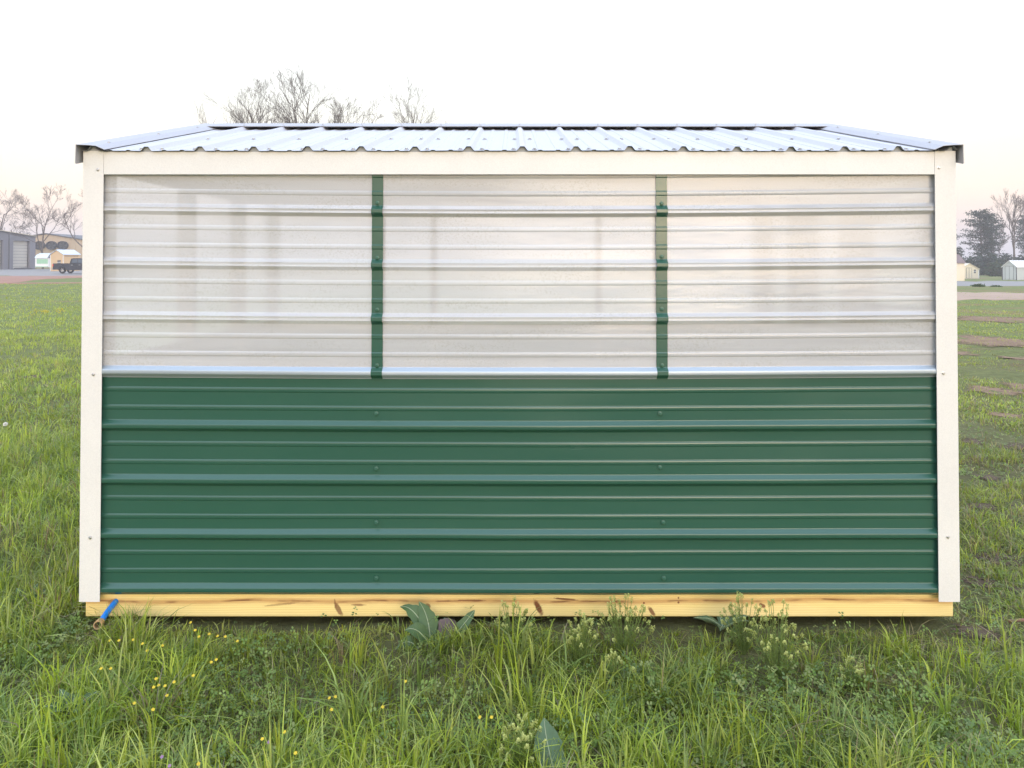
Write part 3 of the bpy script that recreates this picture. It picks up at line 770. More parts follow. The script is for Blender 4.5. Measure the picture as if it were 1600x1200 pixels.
YL = [(298,973),(305,985),(311,995),(327,991),(340,994),(352,995),(371,1002),(186,1001),(172,1001),(208,1000),(223,1006),(230,1017),(254,1009),(158,1045),(173,1045),(244,1061),(240,1074),(248,1071),(258,1072),(272,1066),(330,1035),(338,1031),(302,1056),(261,1087),(210,1099),(239,1109),(310,1194),(515,1091),(524,1089),(518,1109),(598,1105),(750,1121),(768,1121),(410,1155),(462,1177),(445,1144),(634,1065)]
def yellow_label(px, py):
    one = {(634, 1065): 'lone tiny yellow wildflower at the foot of the dock plant', (598, 1105): 'lone yellow wildflower in front of the dock plant', (310, 1194): 'lone yellow wildflower at the bottom edge left of centre',
           (302, 1056): 'single yellow wildflower between the yellow cluster and the upper pair', (261, 1087): 'single yellow wildflower just below the tight yellow cluster', (371, 1002): 'rightmost yellow wildflower of the row under the base board',
           (298, 973): 'topmost yellow wildflower, close under the base board', (750, 1121): 'left one of two yellow wildflowers right of the dock plant', (768, 1121): 'right one of two yellow wildflowers right of the dock plant',
           (158, 1045): 'left one of the yellow pair below the hose end', (173, 1045): 'right one of the yellow pair below the hose end', (330, 1035): 'left one of the yellow pair below the flower row', (338, 1031): 'right one of the yellow pair below the flower row',
           (515, 1091): 'left one of three yellow wildflowers in the grass left of the dock plant', (524, 1089): 'upper right one of three yellow wildflowers left of the dock plant', (518, 1109): 'lowest of three yellow wildflowers left of the dock plant',
           (210, 1099): 'yellow wildflower low in the grass, left of its near neighbour', (239, 1109): 'yellow wildflower below the tight yellow cluster, nearest the bottom edge', (410, 1155): 'yellow wildflower beside the right violet flower', (462, 1177): 'lowest yellow wildflower left of the big leaf', (445, 1144): 'yellow wildflower up and right of the right violet flower'}
    if (px, py) in one: return one[(px, py)]
    if 300 < px < 360 and py < 1000: return 'small yellow wildflower in the row under the base board right of the hose'
    if py < 1020: return 'small yellow wildflower in the loose row just below the hose'
    return 'small yellow wildflower in the tight cluster low on the left'
for px, py in YL: flower(px, py, M['petal_y'], yellow_label(px, py), 'yellow wildflowers in front of the shed', 'yellow_wildflower')
for px, py, lb in [(253,1183,'upper one of two violet wildflowers at the lower left'),(265,1197,'lower one of two violet wildflowers at the bottom edge'),(420,1160,'lone tiny violet wildflower left of centre')]: flower(px, py, M['petal_p'], lb, 'violet wildflowers in front of the shed', 'violet_wildflower', .0055)

def pepperweed(px, py, wpx, hpx, lab, dens=1.0):
    """px, py: foot of the plant in the photograph, wpx/hpx its spread"""
    q = on_ground(px, py); q.z = float(terrain(q.x, q.y)); sc = (q.y-CAM.y)/F_PX
    W, H = wpx*sc/2, hpx*sc
    t = thing('pepperweed_plant', lab, 'weed', q, 'flowering pepperweeds before the shed'); r = random.Random(int(px+py))
    st, lf, fl = MB(), MB(), MB()
    for k in range(int(34*dens)):
        an = r.uniform(0, 6.283); rad = W*math.sqrt(r.random()); hh = H*(1-.45*(rad/W)**2)*r.uniform(.7, 1.05)
        tip = q+Vector((math.cos(an)*rad, math.sin(an)*rad*.8, hh)); mid = q+Vector((math.cos(an)*rad*.55, math.sin(an)*rad*.45, hh*.5))
        st.tube([q+Vector((math.cos(an)*.006, math.sin(an)*.006, 0)), mid, tip], [.0016, .0012, .0008], 4, False)
        for j in range(11):
            tt = r.uniform(.15, .88); b = q*(1-tt)**2+mid*2*tt*(1-tt)+tip*tt*tt; u = Vector((r.uniform(-1, 1), r.uniform(-1, 1), r.uniform(.1, .9))).normalized()*r.uniform(.010, .022); wv = u.cross(Vector((0, 0, 1))).normalized()*.0022
            lf.add([b, b+u*.5+wv, b+u, b+u*.5-wv], [(0, 1, 2, 3)])
        L = r.uniform(.012, .024); ax = (tip-mid).normalized()
        for j in range(30):
            tt = r.random(); rr = .0066*(1-.6*tt)
            a1 = r.uniform(0, 6.283); e = ax.orthogonal().normalized(); g = ax.cross(e); o_ = e*math.cos(a1)+g*math.sin(a1)
            b = tip-ax*L*.4+ax*L*tt+o_*rr; u = (o_+ax*.8).normalized()*.0034; wv = u.cross(ax).normalized()*.0021
            fl.add([b-u*.5-wv, b-u*.5+wv, b+u*.8+wv*.7, b+u*.8-wv*.7], [(0, 1, 2, 3)])
    st.build('stems', M['stem'], t); lf.build('leaves', M['weedleaf'], t)
    f = fl.build('flower_heads', M['pepper'], t); f['kind'] = 'stuff'
pepperweed(975, 1022, 92, 92, 'bushy pale-flowered weed under the middle of the base board', 1.3)
pepperweed(908, 1045, 50, 92, 'narrow pale-flowered weed just left of the bushiest one')
pepperweed(965, 1075, 55, 60, 'low sparse pale-flowered weed in front of the bushiest one', .5)
pepperweed(1162, 1015, 70, 95, 'pale-flowered weed touching the base board right of its centre')
pepperweed(1216, 1060, 100, 120, 'largest and brightest pale-flowered weed, right of centre', 1.4)
pepperweed(815, 1205, 80, 90, 'pale-flowered weed cut by the lower edge beside the big leaf')
pepperweed(800, 1015, 60, 70, 'yellowish green weed between the dock plant and the bushy weed', .8)
pepperweed(1330, 1075, 40, 60, 'faint small flowering weed deep in grass on the right', .5)

def leaf(mb, rib, base, tip, width, cup=.15, bendv=Vector((0, 0, 0)), seg=9, wob=.15, seed=0, facing=None):
    base, tip = Vector(base), Vector(tip); r = random.Random(seed); ax = tip-base; L = ax.length; axn = ax.normalized()
    view = (CAM-base).normalized() if facing is None else Vector(facing).normalized()
    sd_ = axn.cross(view).normalized(); nrm = sd_.cross(axn)
    rows = []
    for i in range(seg+1):
        t = i/seg; p = base+ax*t+bendv*(4*t*(1-t))
        wv = width*.5*(math.sin(math.pi*min(1, t*.93+.07)**.8))**.85*(1+r.uniform(-wob, wob)) if 0 < i < seg else width*.02
        rows.append([p+sd_*wv*k+nrm*(abs(k)*cup*wv+r.uniform(-.06, .06)*wv*(abs(k))) for k in (-1, -.5, 0, .5, 1)])
    v = [q for rr in rows for q in rr]
    mb.add(v, [(i*5+k, i*5+k+1, (i+1)*5+k+1, (i+1)*5+k) for i in range(seg) for k in range(4)]); mb.smooth = True
    if rib is not None: rib.tube([rw[2]+nrm*.0012 for rw in rows], [.0026*(1-.75*i/seg) for i in range(seg+1)], 5, False); rib.smooth = True
root = on_ground(668, 1040); root.z = float(terrain(root.x, root.y))
dock = thing('dock_plant', 'broad-leaved dock plant with purplish leaves before the base board', 'weed', root)
for i, (bp_, tp_, wd, mt, bend, Yb, Yt) in enumerate([
        ((668, 992), (625, 948), .055, 'dock', (0, 0, .035), -.10, -.05), ((672, 1000), (655, 940), .075, 'dock', (.01, 0, .01), -.12, -.05),
        ((700, 1005), (742, 953), .050, 'dock', (.01, 0, .01), -.12, -.06), ((672, 1010), (632, 985), .060, 'dock', (0, 0, .03), -.14, -.16),
        ((690, 1000), (712, 970), .075, 'dockp', (0, 0, .02), -.12, -.07), ((672, 1030), (664, 1095), .045, 'dockp', (0, -.03, .02), -.18, -.33),
        ((690, 1020), (705, 1050), .055, 'dockp', (.01, 0, .02), -.16, -.24), ((660, 1030), (600, 1060), .045, 'dockp', (0, 0, .03), -.18, -.26),
        ((685, 1010), (695, 965), .065, 'dock', (0, 0, .0), -.13, -.06), ((665, 1040), (588, 1125), .05, 'dock', (0, 0, .04), -.2, -.42),
        ((700, 1030), (735, 1005), .055, 'dock', (0, 0, .02), -.17, -.16), ((655, 1015), (618, 1015), .05, 'dock', (0, 0, .03), -.17, -.2),
        ((690, 1040), (725, 1060), .045, 'dock', (0, 0, .03), -.2, -.3)]):
    a, b = MB(), MB()
    B, Tt = at(*bp_, Yb), at(*tp_, Yt)
    leaf(a, b, B, Tt, wd, .22, Vector(bend), 9, .16, i, facing=(Vector((0, -1, .9)) if i not in (0, 3) else Vector((0, -.7, 1))))
    l = a.build('leaf', M[mt], dock); b.build('midrib', M['rib'] if mt == 'dock' else M['dockp'], l)
    if mt == 'dockp': l['label'] = 'purplish brown leaf'
    MB().tube([root, root*.4+B*.6+Vector((0, -.01, .0)), B], [.004, .003, .002], 5, False).build('stalk', M['dockp'], dock)
br = on_ground(868, 1250); br.z = float(terrain(br.x, br.y))
big = thing('broadleaf_weed', 'single large grey-green pointed leaf at the bottom edge', 'weed', br)
a, b = MB(), MB(); leaf(a, b, at(872, 1225, -.92), at(850, 1122, -.80), .092, .28, Vector((-.008, 0, .01)), 12, .10, 5)
l = a.build('leaf', M['dockb'], big); b.build('midrib', M['rib'], l)
MB().tube([br, at(872, 1225, -.92)], [.005, .003], 5, False).build('stalk', M['stem'], big)
for (px, py, lab) in ((40, 955, 'low rosette of toothed leaves in grass left of the hose'), (1130, 985, 'small round-leaved weed below the base board right of centre'), (110, 1120, 'dark leafy weed in the grass at the lower left')):
    q = on_ground(px, py); q.z = float(terrain(q.x, q.y)); t = thing('leafy_weed', lab, 'weed', q); r = random.Random(px)
    for k in range(7):
        an = 6.283*k/7+r.uniform(-.3, .3); a, b = MB(), MB(); L = r.uniform(.07, .12)
        leaf(a, b, q+Vector((0, 0, .02)), q+Vector((math.cos(an)*L, math.sin(an)*L, r.uniform(.05, .10))), .035, .2, Vector((0, 0, .015)), 7, .25, px+k, facing=(0, -.3, 1))
        l = a.build('leaf', M['dock'] if px != 1130 else M['dockb'], t); b.build('midrib', M['rib'], l)
q = on_ground(1590, 972); q.z = float(terrain(q.x, q.y))+.012
st = MB(); st.tube([q+Vector((-.035, .01, 0)), q+Vector((.05, 0, .01)), q+Vector((.22, -.02, .0))], [.006, .007, .005], 7)
tag(st.build('stick', simple('reddish_stick', (.34, .17, .12), .8), None, True), 'reddish bare stick lying on soil at the right edge', 'stick')
for (px, py, lab) in ((8, 680, 'white dandelion seed head in the grass left of the shed'),):
    q = on_ground(px, py+14); q.z = float(terrain(q.x, q.y)); t = thing('dandelion', lab, 'flower', q)
    top = q+Vector((0, 0, .16)); MB().tube([q, top], .003, 4).build('stem', M['stem'], t)
    mb = MB(); r = random.Random(3)
    for k in range(120):
        u = Vector((r.gauss(0, 1), r.gauss(0, 1), r.gauss(0, 1))).normalized(); e = u.orthogonal().normalized(); g = u.cross(e)
        for (s1, s2) in ((e, g),):
            mb.add([top, top+u*.017+s1*.003, top+u*.017-s1*.003], [(0, 1, 2)]); mb.add([top+u*.016+s2*.003, top+u*.019+s1*.003, top+u*.017-s2*.003], [(0, 1, 2)])
    mb.build('seed_head', simple('seed_fluff', (.75, .74, .70), .9), t)
r = random.Random(77)
for k in range(9):
    q = on_ground(r.uniform(48, 98), r.uniform(496, 506)); q.z = float(terrain(q.x, q.y))
    t = thing('yellow_wildflower', 'pale yellow flower cluster far out in the left meadow', 'flower', q, 'yellow flowers in the left meadow')
    tp = q+Vector((0, 0, .28)); MB().tube([q, tp], .006, 4).build('stem', M['stem'], t); mb = MB()
    for j in range(9):
        p = tp+Vector((r.gauss(0, .05), r.gauss(0, .05), r.gauss(0, .03))); s_ = .012
        mb.add([p+Vector((-s_, 0, 0)), p+Vector((0, -s_, s_)), p+Vector((s_, 0, 0)), p+Vector((0, s_, -s_))], [(0, 1, 2, 3)])
    mb.build('petals', M['petal_y'], t)

# ------------------------------------------------------------------ trees
def bare_tree(label, base, H, seed, fork=.3, lim=5, spread=.75, r0=None, levels=5, lean=(0, 0), kids=(5, 5, 4, 4, 3), grp='bare trees', twig=.010, mat=None):
    r = random.Random(seed); base = Vector(base); trunk, limbs = MB(), MB()
    r0 = r0 or H*.016
    def branch(p, d, L, rad, lev, target):
        n = 5 if lev < 3 else 3; pts, rr = [p.copy()], [rad]; dirs = [d.copy()]
        for i in range(n):
            d = (d+Vector((r.gauss(0, 1), r.gauss(0, 1), r.gauss(0, .7)))*(.09+.018*lev)+Vector((0, 0, .09))).normalized()
            p = p+d*L/n; pts.append(p.copy()); rr.append(max(rad*(1-.62*(i+1)/n), twig*.5)); dirs.append(d.copy())
        target.tube(pts, rr, 7 if lev == 0 else (5 if lev < 2 else 3), False)
        if lev >= levels: return
        for k in range(kids[lev]):
            t = (fork if lev == 0 else .28)+(1-(fork if lev == 0 else .28))*((k+r.uniform(.1, .9))/kids[lev])
            i = min(n, int(t*n)); f = t*n-i; q = pts[i] if i >= n else pts[i].lerp(pts[i+1], f)
            dd = dirs[min(i, n)]; e = dd.orthogonal().normalized(); g = dd.cross(e); a = r.uniform(0, 6.283)
            sp = spread*r.uniform(.65, 1.2)*(1.1, 1.0, .85, .75, .7)[lev]; nd = (dd*math.cos(sp)+(e*math.cos(a)+g*math.sin(a))*math.sin(sp)).normalized()
            if nd.z < -.1: nd.z *= -.3
            branch(q, nd.normalized(), L*(.66, .66, .62, .66, .7)[lev]*r.uniform(.7, 1.15)*(1.15-.45*t), max(rr[min(i, n)]*.68, twig*.6), lev+1, limbs)
    branch(base, Vector((lean[0], lean[1], 1)).normalized(), H*.82, r0, 0, trunk)
    t = thing('bare_tree', label, 'tree', base, grp)
    # bring the crown to the height asked for
    zmax = max(v[2] for v in limbs.v); s = H/(zmax-base.z)
    for mbx in (trunk, limbs): mbx.v = [tuple(base+(Vector(v)-base)*s) for v in mbx.v]; mbx.smooth = True
    trunk.build('trunk', mat or M['bark'], t); limbs.build('crown', mat or M['bark'], t); return t
def tree_at(label, px, topy, d, basez, seed, **k):
    Yw = CAM.y+d; b = at(px, 409, Yw); b.z = basez; H = (at(px, topy, Yw).z-basez)*1.04
    return bare_tree(label, b, H, seed, **k)
tree_at('tallest bare tree rising above the roof ridge, left of centre', 480, 106, 60, -.1, 21, spread=.72, grp='bare trees behind the roof', twig=.018, kids=(8, 6, 5, 4, 3))
tree_at('bare tree above the roof at the left of the group', 432, 136, 64, -.1, 34, spread=.60, grp='bare trees behind the roof', twig=.018, kids=(8, 6, 5, 4, 3))
tree_at('lower bare tree between the tallest tree and the separate right one', 518, 156, 66, -.1, 47, spread=.8, grp='bare trees behind the roof', twig=.018, kids=(8, 6, 5, 4, 3))
tree_at('bare tree above the roof standing apart at the right', 620, 133, 62, -.1, 55, spread=.76, grp='bare trees behind the roof', twig=.018, kids=(8, 6, 5, 4, 3))
tree_at('bare spreading tree in front of the tan building with the round fans', 67, 292, 122, .22, 63, spread=.72, fork=.25, grp='bare trees by the left yard', twig=.03)
tree_at('bare tree cut by the left edge above the grey building', -8, 292, 134, .22, 71, spread=.75, grp='bare trees by the left yard', twig=.03)
tree_at('bare tree with its crown half behind the left corner trim', 137, 270, 110, .2, 83, spread=.85, grp='bare trees by the left yard', twig=.026)
tree_at('low thick-branched bare tree behind the grey building roof', 18, 330, 150, .22, 91, spread=.8, grp='bare trees by the left yard', twig=.035)
tree_at('tall bare tree behind the white sheds at the right edge', 1585, 300, 135, -.85, 101, spread=.5, fork=.3, grp='bare trees at the right edge', twig=.03)
tree_at('second tall bare tree cut by the right edge', 1606, 303, 140, -.85, 113, spread=.52, fork=.3, grp='bare trees at the right edge', twig=.03)
tree_at('thin young bare tree left of the tall one by the pines', 1561, 345, 142, -.85, 125, spread=.5, grp='bare trees at the right edge', twig=.03)

def foliage(mb_cols, pts, size, n_each, spread, col_, r):
    vs, ts, cs = mb_cols
    for (p, s) in pts:
        for k in range(n_each):
            q = p+Vector((r.gauss(0, 1)*spread*s, r.gauss(0, 1)*spread*s, r.gauss(0, .42)*spread*s))
            u = Vector((r.gauss(0, 1), r.gauss(0, 1), r.gauss(0, .6))).normalized()*size*r.uniform(.6, 1.3); wv = u.cross(Vector((r.gauss(0, 1), r.gauss(0, 1), r.gauss(0, 1)))).normalized()*size*.45
            b = len(vs); vs += [q-u-wv*.3, q+wv, q+u, q-wv]; ts += [(b, b+1, b+2), (b, b+2, b+3)]
            cc = [x*r.uniform(.7, 1.3) for x in col_]; cs += [cc]*4
def evergreen(label, px, topy, d, basez, seed, half, bare=.25, nlev=17, col_=(.028, .048, .028), nm='pine_tree', shape='pine'):
    r = random.Random(seed); Yw = CAM.y+d; b = at(px, 409, Yw); b.z = basez; H = at(px, topy, Yw).z-basez; W = half*d/F_PX
    t = thing(nm, label, 'tree', b, 'evergreens at the right edge'); tr = MB(); tr.smooth = True
    tr.tube([b, b+Vector((.1, 0, H*.4)), b+Vector((-.05, 0, H*.75)), b+Vector((0, 0, H*.97))], [H*.018, H*.014, H*.008, .02], 7, False)
    vs, ts, cs = [], [], []; br_ = MB()
    for i in range(nlev):
        tt = bare+(1-bare)*(i+.3)/nlev; env = (math.sin(math.pi*min(1, (1-tt)/(1-bare)*.86+.10)))**.75 if shape == 'pine' else (1-tt)/(1-bare)*.9+.12
        for k in range(r.randint(4, 6)):
            an = r.uniform(0, 6.283); L = W*env*r.uniform(.55, 1.15); s = b+Vector((0, 0, H*tt)); e = s+Vector((math.cos(an)*L, math.sin(an)*L, L*r.uniform(.02, .35)))
            br_.tube([s, s.lerp(e, .5)+Vector((0, 0, -L*.05)), e], [.07, .045, .02], 4, False)
            pts = [(s.lerp(e, f), 1.0) for f in (.45, .68, .85, 1.0)] if L > 1 else [(s.lerp(e, f), 1.0) for f in (.5, 1.0)]
            foliage((vs, ts, cs), pts, .17, 13, .38, col_, r)
    tr.build('trunk', M['bark'], t); br_.build('branches', M['bark'], t)
    o = link('crown', tri_mesh('crown', np.array([tuple(v) for v in vs]), np.array(ts), M['needle'], np.array(cs)), t, (0, 0, 0)); return t
evergreen('tall dark pine with rounded crown right of the shed', 1533, 329, 140, -.85, 3, 27)
evergreen('second dark pine crown overlapping the taller pine on its right', 1549, 337, 143, -.85, 5, 19)
evergreen('dark pine cut by the right edge behind the bare trees', 1606, 338, 150, -.85, 9, 20, .3)
evergreen('small dark evergreen peeking out beside the right corner trim', 1497, 386, 130, -.85, 13, 9, .1, 10, shape='cone')
evergreen('evergreen half hidden behind the right corner trim', 1476, 350, 150, -.85, 15, 20, .2)
def bush(label, px, topy, basey_z, d, half, seed, col_=(.035, .055, .032), size=.22, dens=150):
    r = random.Random(seed); Yw = CAM.y+d; b = at(px, 409, Yw); b.z = basey_z; H = at(px, topy, Yw).z-basey_z; W = half*d/F_PX
    t = thing('bush', label, 'bush', b, 'bushes at the right edge'); vs, ts, cs = [], [], []; st = MB()
    for k in range(dens):
        an = r.uniform(0, 6.283); rad = W*math.sqrt(r.random()); z = H*r.uniform(.08, .95)*math.sqrt(max(0, 1-(rad/W)**2*.75))
        p = b+Vector((math.cos(an)*rad, math.sin(an)*rad, z)); foliage((vs, ts, cs), [(p, 1)], size, 14, size*1.6, col_, r)
        if k % 9 == 0: st.tube([b, b.lerp(p, .6)+Vector((0, 0, .1*H)), p], [.03*size*5, .02*size*5, .01], 4, False)
    st.build('stems', M['bark'], t); link('crown', tri_mesh('crown', np.array([tuple(v) for v in vs]), np.array(ts), M['needle'], np.array(cs)), t, (0, 0, 0))
for i, (px, ty, hf_, d, lab) in enumerate([(1514, 399, 12, 128, 'dark bush at the foot of the pines behind the cream shed'), (1533, 397, 14, 132, 'dark bush under the tall pine'), (1552, 393, 14, 130, 'dark bush at the foot of the pines left of the white shed'),
                                     (1572, 395, 13, 134, 'dark bush behind the white shed ridge'), (1596, 398, 14, 136, 'dark bush at the right edge behind the white sheds'), (1556, 408, 10, 122, 'lighter green bush in front of the dark bushes')]):
    bush(lab, px, ty, -.85, d, hf_, 40+i, (.032, .05, .03) if i < 5 else (.055, .075, .035))
for px, py, ty, lab in ((1528, 452, 444, 'small green shrub on the verge of the gravel road'), (1556, 453, 448, 'tiny shrub on the verge right of the bigger one')):
    d = 55; zz = float(terrain(at(px, 409, d+CAM.y).x, d+CAM.y)); bush(lab, px, ty, zz, d, 7 if px < 1540 else 5, px, (.06, .10, .03), .06, 60)

# ------------------------------------------------------------------ buildings and vehicle on the left
M['bgrey'] = simple('grey_steel_siding', (.20, .20, .235), .6, .1, .08, .6)
M['bdoor'] = simple('pale_roll_door', (.52, .50, .46), .6, 0, .08, .5)
M['btan'] = simple('tan_siding', (.50, .39, .28), .7, 0, .10, .4)
M['btan2'] = simple('tan_plywood', (.60, .43, .25), .7, 0, .08, 1)
M['bwhite'] = simple('white_paint', (.75, .76, .76), .5, 0, .05, 1)
M['roofpale'] = simple('pale_metal_roof', (.62, .68, .76), .4, .4, .05, 1)
M['cream'] = simple('cream_siding', (.74, .66, .50), .6, 0, .05, 1)
M['lgrey'] = simple('light_grey_siding', (.50, .53, .53), .6, 0, .05, 1)
M['brown'] = simple('brown_roof', (.19, .14, .135), .8, 0, .1, 2)
M['seam'] = simple('dark_trim', (.10, .10, .11), .7, 0, .1, 2)
M['mint'] = simple('mint_panel', (.30, .52, .36), .5, 0, .08, 2)
M['fan'] = simple('dark_fan_cowl', (.06, .065, .08), .6, .2, .15, 3)
class Frame:
    """local wall frame: origin, unit u along the wall, n outward normal, z up"""
    def __init__(s, o, u): s.o = Vector(o); s.u = Vector(u).normalized(); s.n = Vector((s.u.y, -s.u.x, 0))
    def p(s, u, z, n=0): return s.o+s.u*u+s.n*n+Vector((0, 0, z))
    def slab(s, u0, u1, z0, z1, n0, n1, z1b=None):
        z1b = z1 if z1b is None else z1b
        return MB().prism([s.p(u0, z0, n0), s.p(u1, z0, n0), s.p(u1, z1b, n0), s.p(u0, z1, n0)], s.n*(n1-n0))
# grey building with roll-up doors
bz = .2; F = Frame((-81.6, 104.0, bz), (1.2, 19, 0)); LB = 19.0
gb = thing('workshop_building', 'grey metal workshop with pale roll-up doors at the left edge', 'building', F.p(LB/2, 0, -6))
def topz(u): return 7.1-.082*u
ul = [0, 2.4, 6.9, 12.2, 16.7, LB]
doors = [(7.8, 11.7), (13.85, 17.7)]
prev = 0
for a, b in doors+[(LB, LB)]:
    F.slab(prev, a, 0, topz(prev), -.3, 0, topz(a)).build('wall', M['bgrey'], gb)
    if b > a:
        F.slab(a, b, 4.75, topz(a), -.3, 0, topz(b)).build('wall', M['bgrey'], gb)
        dd = F.slab(a, b, 0, 4.75, -.55, -.45).build('roll_door', M['bdoor'], gb)
        for k in range(1, 9): F.slab(a, b, .5*k, .5*k+.05, -.45, -.42).build('door_slat', M['bgrey'], dd)
    prev = b
F.slab(12.8, 12.95, 0, topz(12.9)-.2, .002, .10).build('seam_trim', M['seam'], gb)
F.slab(-.1, LB+.1, topz(-.1)-.18, topz(-.1)+.02, .003, .16, None).v
MB().prism([F.p(-.1, topz(-.1)-.15, .003), F.p(LB+.1, topz(LB+.1)-.15, .003), F.p(LB+.1, topz(LB+.1)+.02, .003), F.p(-.1, topz(-.1)+.02, .003)], F.n*.15).build('eave_trim', M['seam'], gb)
MB().prism([F.p(-.1, topz(-.1)+.03, .2), F.p(LB+.1, topz(LB+.1)+.03, .2), F.p(LB+.1, topz(LB+.1)+1.0, -12), F.p(-.1, topz(-.1)+1.0, -12)], (0, 0, .08)).build('roof', M['cream'], gb)
MB().prism([F.p(LB-.2, 0, -.302), F.p(LB-.2, 0, -12), F.p(LB-.2, topz(LB)+.9, -12), F.p(LB-.2, topz(LB)-.1, -.302)], F.u*.18).build('wall', M['bgrey'], gb)
MB().prism([F.p(0, 0, -.302), F.p(0, 0, -12), F.p(0, topz(0)+.9, -12), F.p(0, topz(0)-.1, -.302)], F.u*.18).build('wall', M['bgrey'], gb)
MB().prism([F.p(0.2, 0, -11.9), F.p(LB-.25, 0, -11.9), F.p(LB-.25, topz(LB)+.8, -11.9), F.p(.2, topz(0)+.8, -11.9)], F.n*.1).build('wall', M['bgrey'], gb)
# tan building with three round fans
d2 = 143; Yt = CAM.y+d2; sc2 = d2/F_PX
tx = lambda px: (px-800)*sc2
tz = lambda py: 1.5+(HOR-py)*sc2
tb = thing('tan_building', 'long tan metal building with three dark round fans', 'building', (tx(140), Yt+8, .2))
poly = [(tx(40), Yt, .2), (tx(230), Yt, .2), (tx(230), Yt, tz(392)), (tx(72), Yt, tz(366)), (tx(40), Yt, tz(371))]
MB().prism(poly, (0, 16, 0)).build('wall', M['btan'], tb)
MB().prism([(tx(71), Yt-.3, tz(366)+.06), (tx(232), Yt-.3, tz(392)+.06), (tx(232), Yt-.3, tz(392)+.22), (tx(71), Yt-.3, tz(366)+.22)], (0, 16.6, 0)).build('roof', M['seam'], tb)
MB().prism([(tx(38), Yt-.3, tz(371.3)+.06), (tx(70.9), Yt-.3, tz(366)+.06), (tx(70.9), Yt-.3, tz(366)+.22), (tx(38), Yt-.3, tz(371.3)+.22)], (0, 16.6, 0)).build('roof', M['seam'], tb)
for k in range(20):
    px = 46+9*k; MB().box(tx(px)-.05, tx(px)+.05, Yt-.06, Yt-.003, .25, min(tz(366+max(0, px-72)*.165), tz(366+max(0, 72-px)*.16))-.1).build('siding_rib', M['btan'], tb)
for px in (63, 81.5, 99):
    c = Vector((tx(px), Yt, tz(383.5))); rr = 8.2*sc2; mb = MB(); n = 20
    ring = lambda r_, y_: [(c.x+math.cos(6.283*q/n)*r_, y_, c.z+math.sin(6.283*q/n)*r_*.82) for q in range(n)]
    v = ring(rr, Yt-.002)+ring(rr, Yt-.5)+ring(rr*.88, Yt-.5)+ring(rr*.84, Yt-.1)
    mb.add(v, [(j*n+q, j*n+(q+1) % n, (j+1)*n+(q+1) % n, (j+1)*n+q) for j in range(3) for q in range(n)]+[tuple(3*n+q for q in range(n))])
    f = mb.build('wall_fan', M['fan'], tb); bl = MB()
    for k in range(5):
        a = 6.283*k/5; bl.prism([(c.x+math.cos(a+s)*r_*rr, Yt-.25, c.z+math.sin(a+s)*r_*rr*.82) for r_, s in ((.1, -.3), (.8, -.25), (.8, .35), (.1, .3))], (0, .04, 0))
    bl.build('fan_blade', M['seam'], f)
# generic little sheds
def gable_shed(name, label, d, basez, pxa, pxb, eavey, peaky, depth, wall, roof, skew=0.0, ridge_along=True, door=None, window=None, grp=None, roof_over=.12):
    """front gable spans pxa..pxb at depth d, body runs back by depth, turned by skew (radians)"""
    s = d/F_PX; Yw = CAM.y+d; o = Vector(((pxa-800)*s, Yw, basez)); ab = (pxb-800)/F_PX; wv = (ab*d-o.x)/(math.cos(skew)-ab*math.sin(skew))
    fr = Frame(o, (math.cos(skew), math.sin(skew), 0)); t = thing(name, label, 'shed', fr.p(wv/2, 0, -depth/2), grp)
    ez = 1.5+(HOR-eavey)*s-basez; pz = 1.5+(HOR-peaky)*s-basez
    MB().prism([fr.p(0, 0), fr.p(wv, 0), fr.p(wv, ez), fr.p(wv/2, pz), fr.p(0, ez)], -fr.n*depth).build('wall', wall, t)
    e = roof_over; sl = (pz-ez)/(wv/2)
    for a, b in ((-e, wv/2), (wv+e, wv/2)):
        MB().prism([fr.p(a, ez-sl*e+.03, e), fr.p(b, pz+.03, e), fr.p(b, pz+.10, e), fr.p(a, ez-sl*e+.10, e)], -fr.n*(depth+2*e)).build('roof', roof, t)
    for a in (0.0, wv): fr.slab(a-.05, a+.05, 0, ez-.05, .004, .03).build('corner_trim', M['seam'] if wall is M['lgrey'] else M['bwhite'], t)
    if door:
        u0, u1, hh = door; n = 2
        for k in range(n):
            a = u0+(u1-u0)*k/n; b = u0+(u1-u0)*(k+1)/n
            dr = fr.slab(a*wv+.02, b*wv-.02, .08, hh, .004, .03).build('door', wall, t)
            for (p, q, r_, s_) in ((a*wv-.015, a*wv+.02, .06, hh+.02), (b*wv-.02, b*wv+.015, .06, hh+.02)): fr.slab(p, q, r_, s_, .004, .036).build('door_frame', M['seam'], dr)
        fr.slab(u0*wv, u1*wv, hh+.02, hh+.06, .004, .036).build('door_lintel', M['seam'], t)
    if window:
        u0, u1, z0, z1 = window; wn = fr.slab(u0*wv, u1*wv, z0, z1, .004, .03).build('window', M['seam'], t)
        fr.slab(u0*wv-.05, u1*wv+.05, (z0+z1)/2-.03, (z0+z1)/2+.03, .031, .05).build('window_bar', M['bwhite'], wn)
    return t, fr, wv, ez, pz
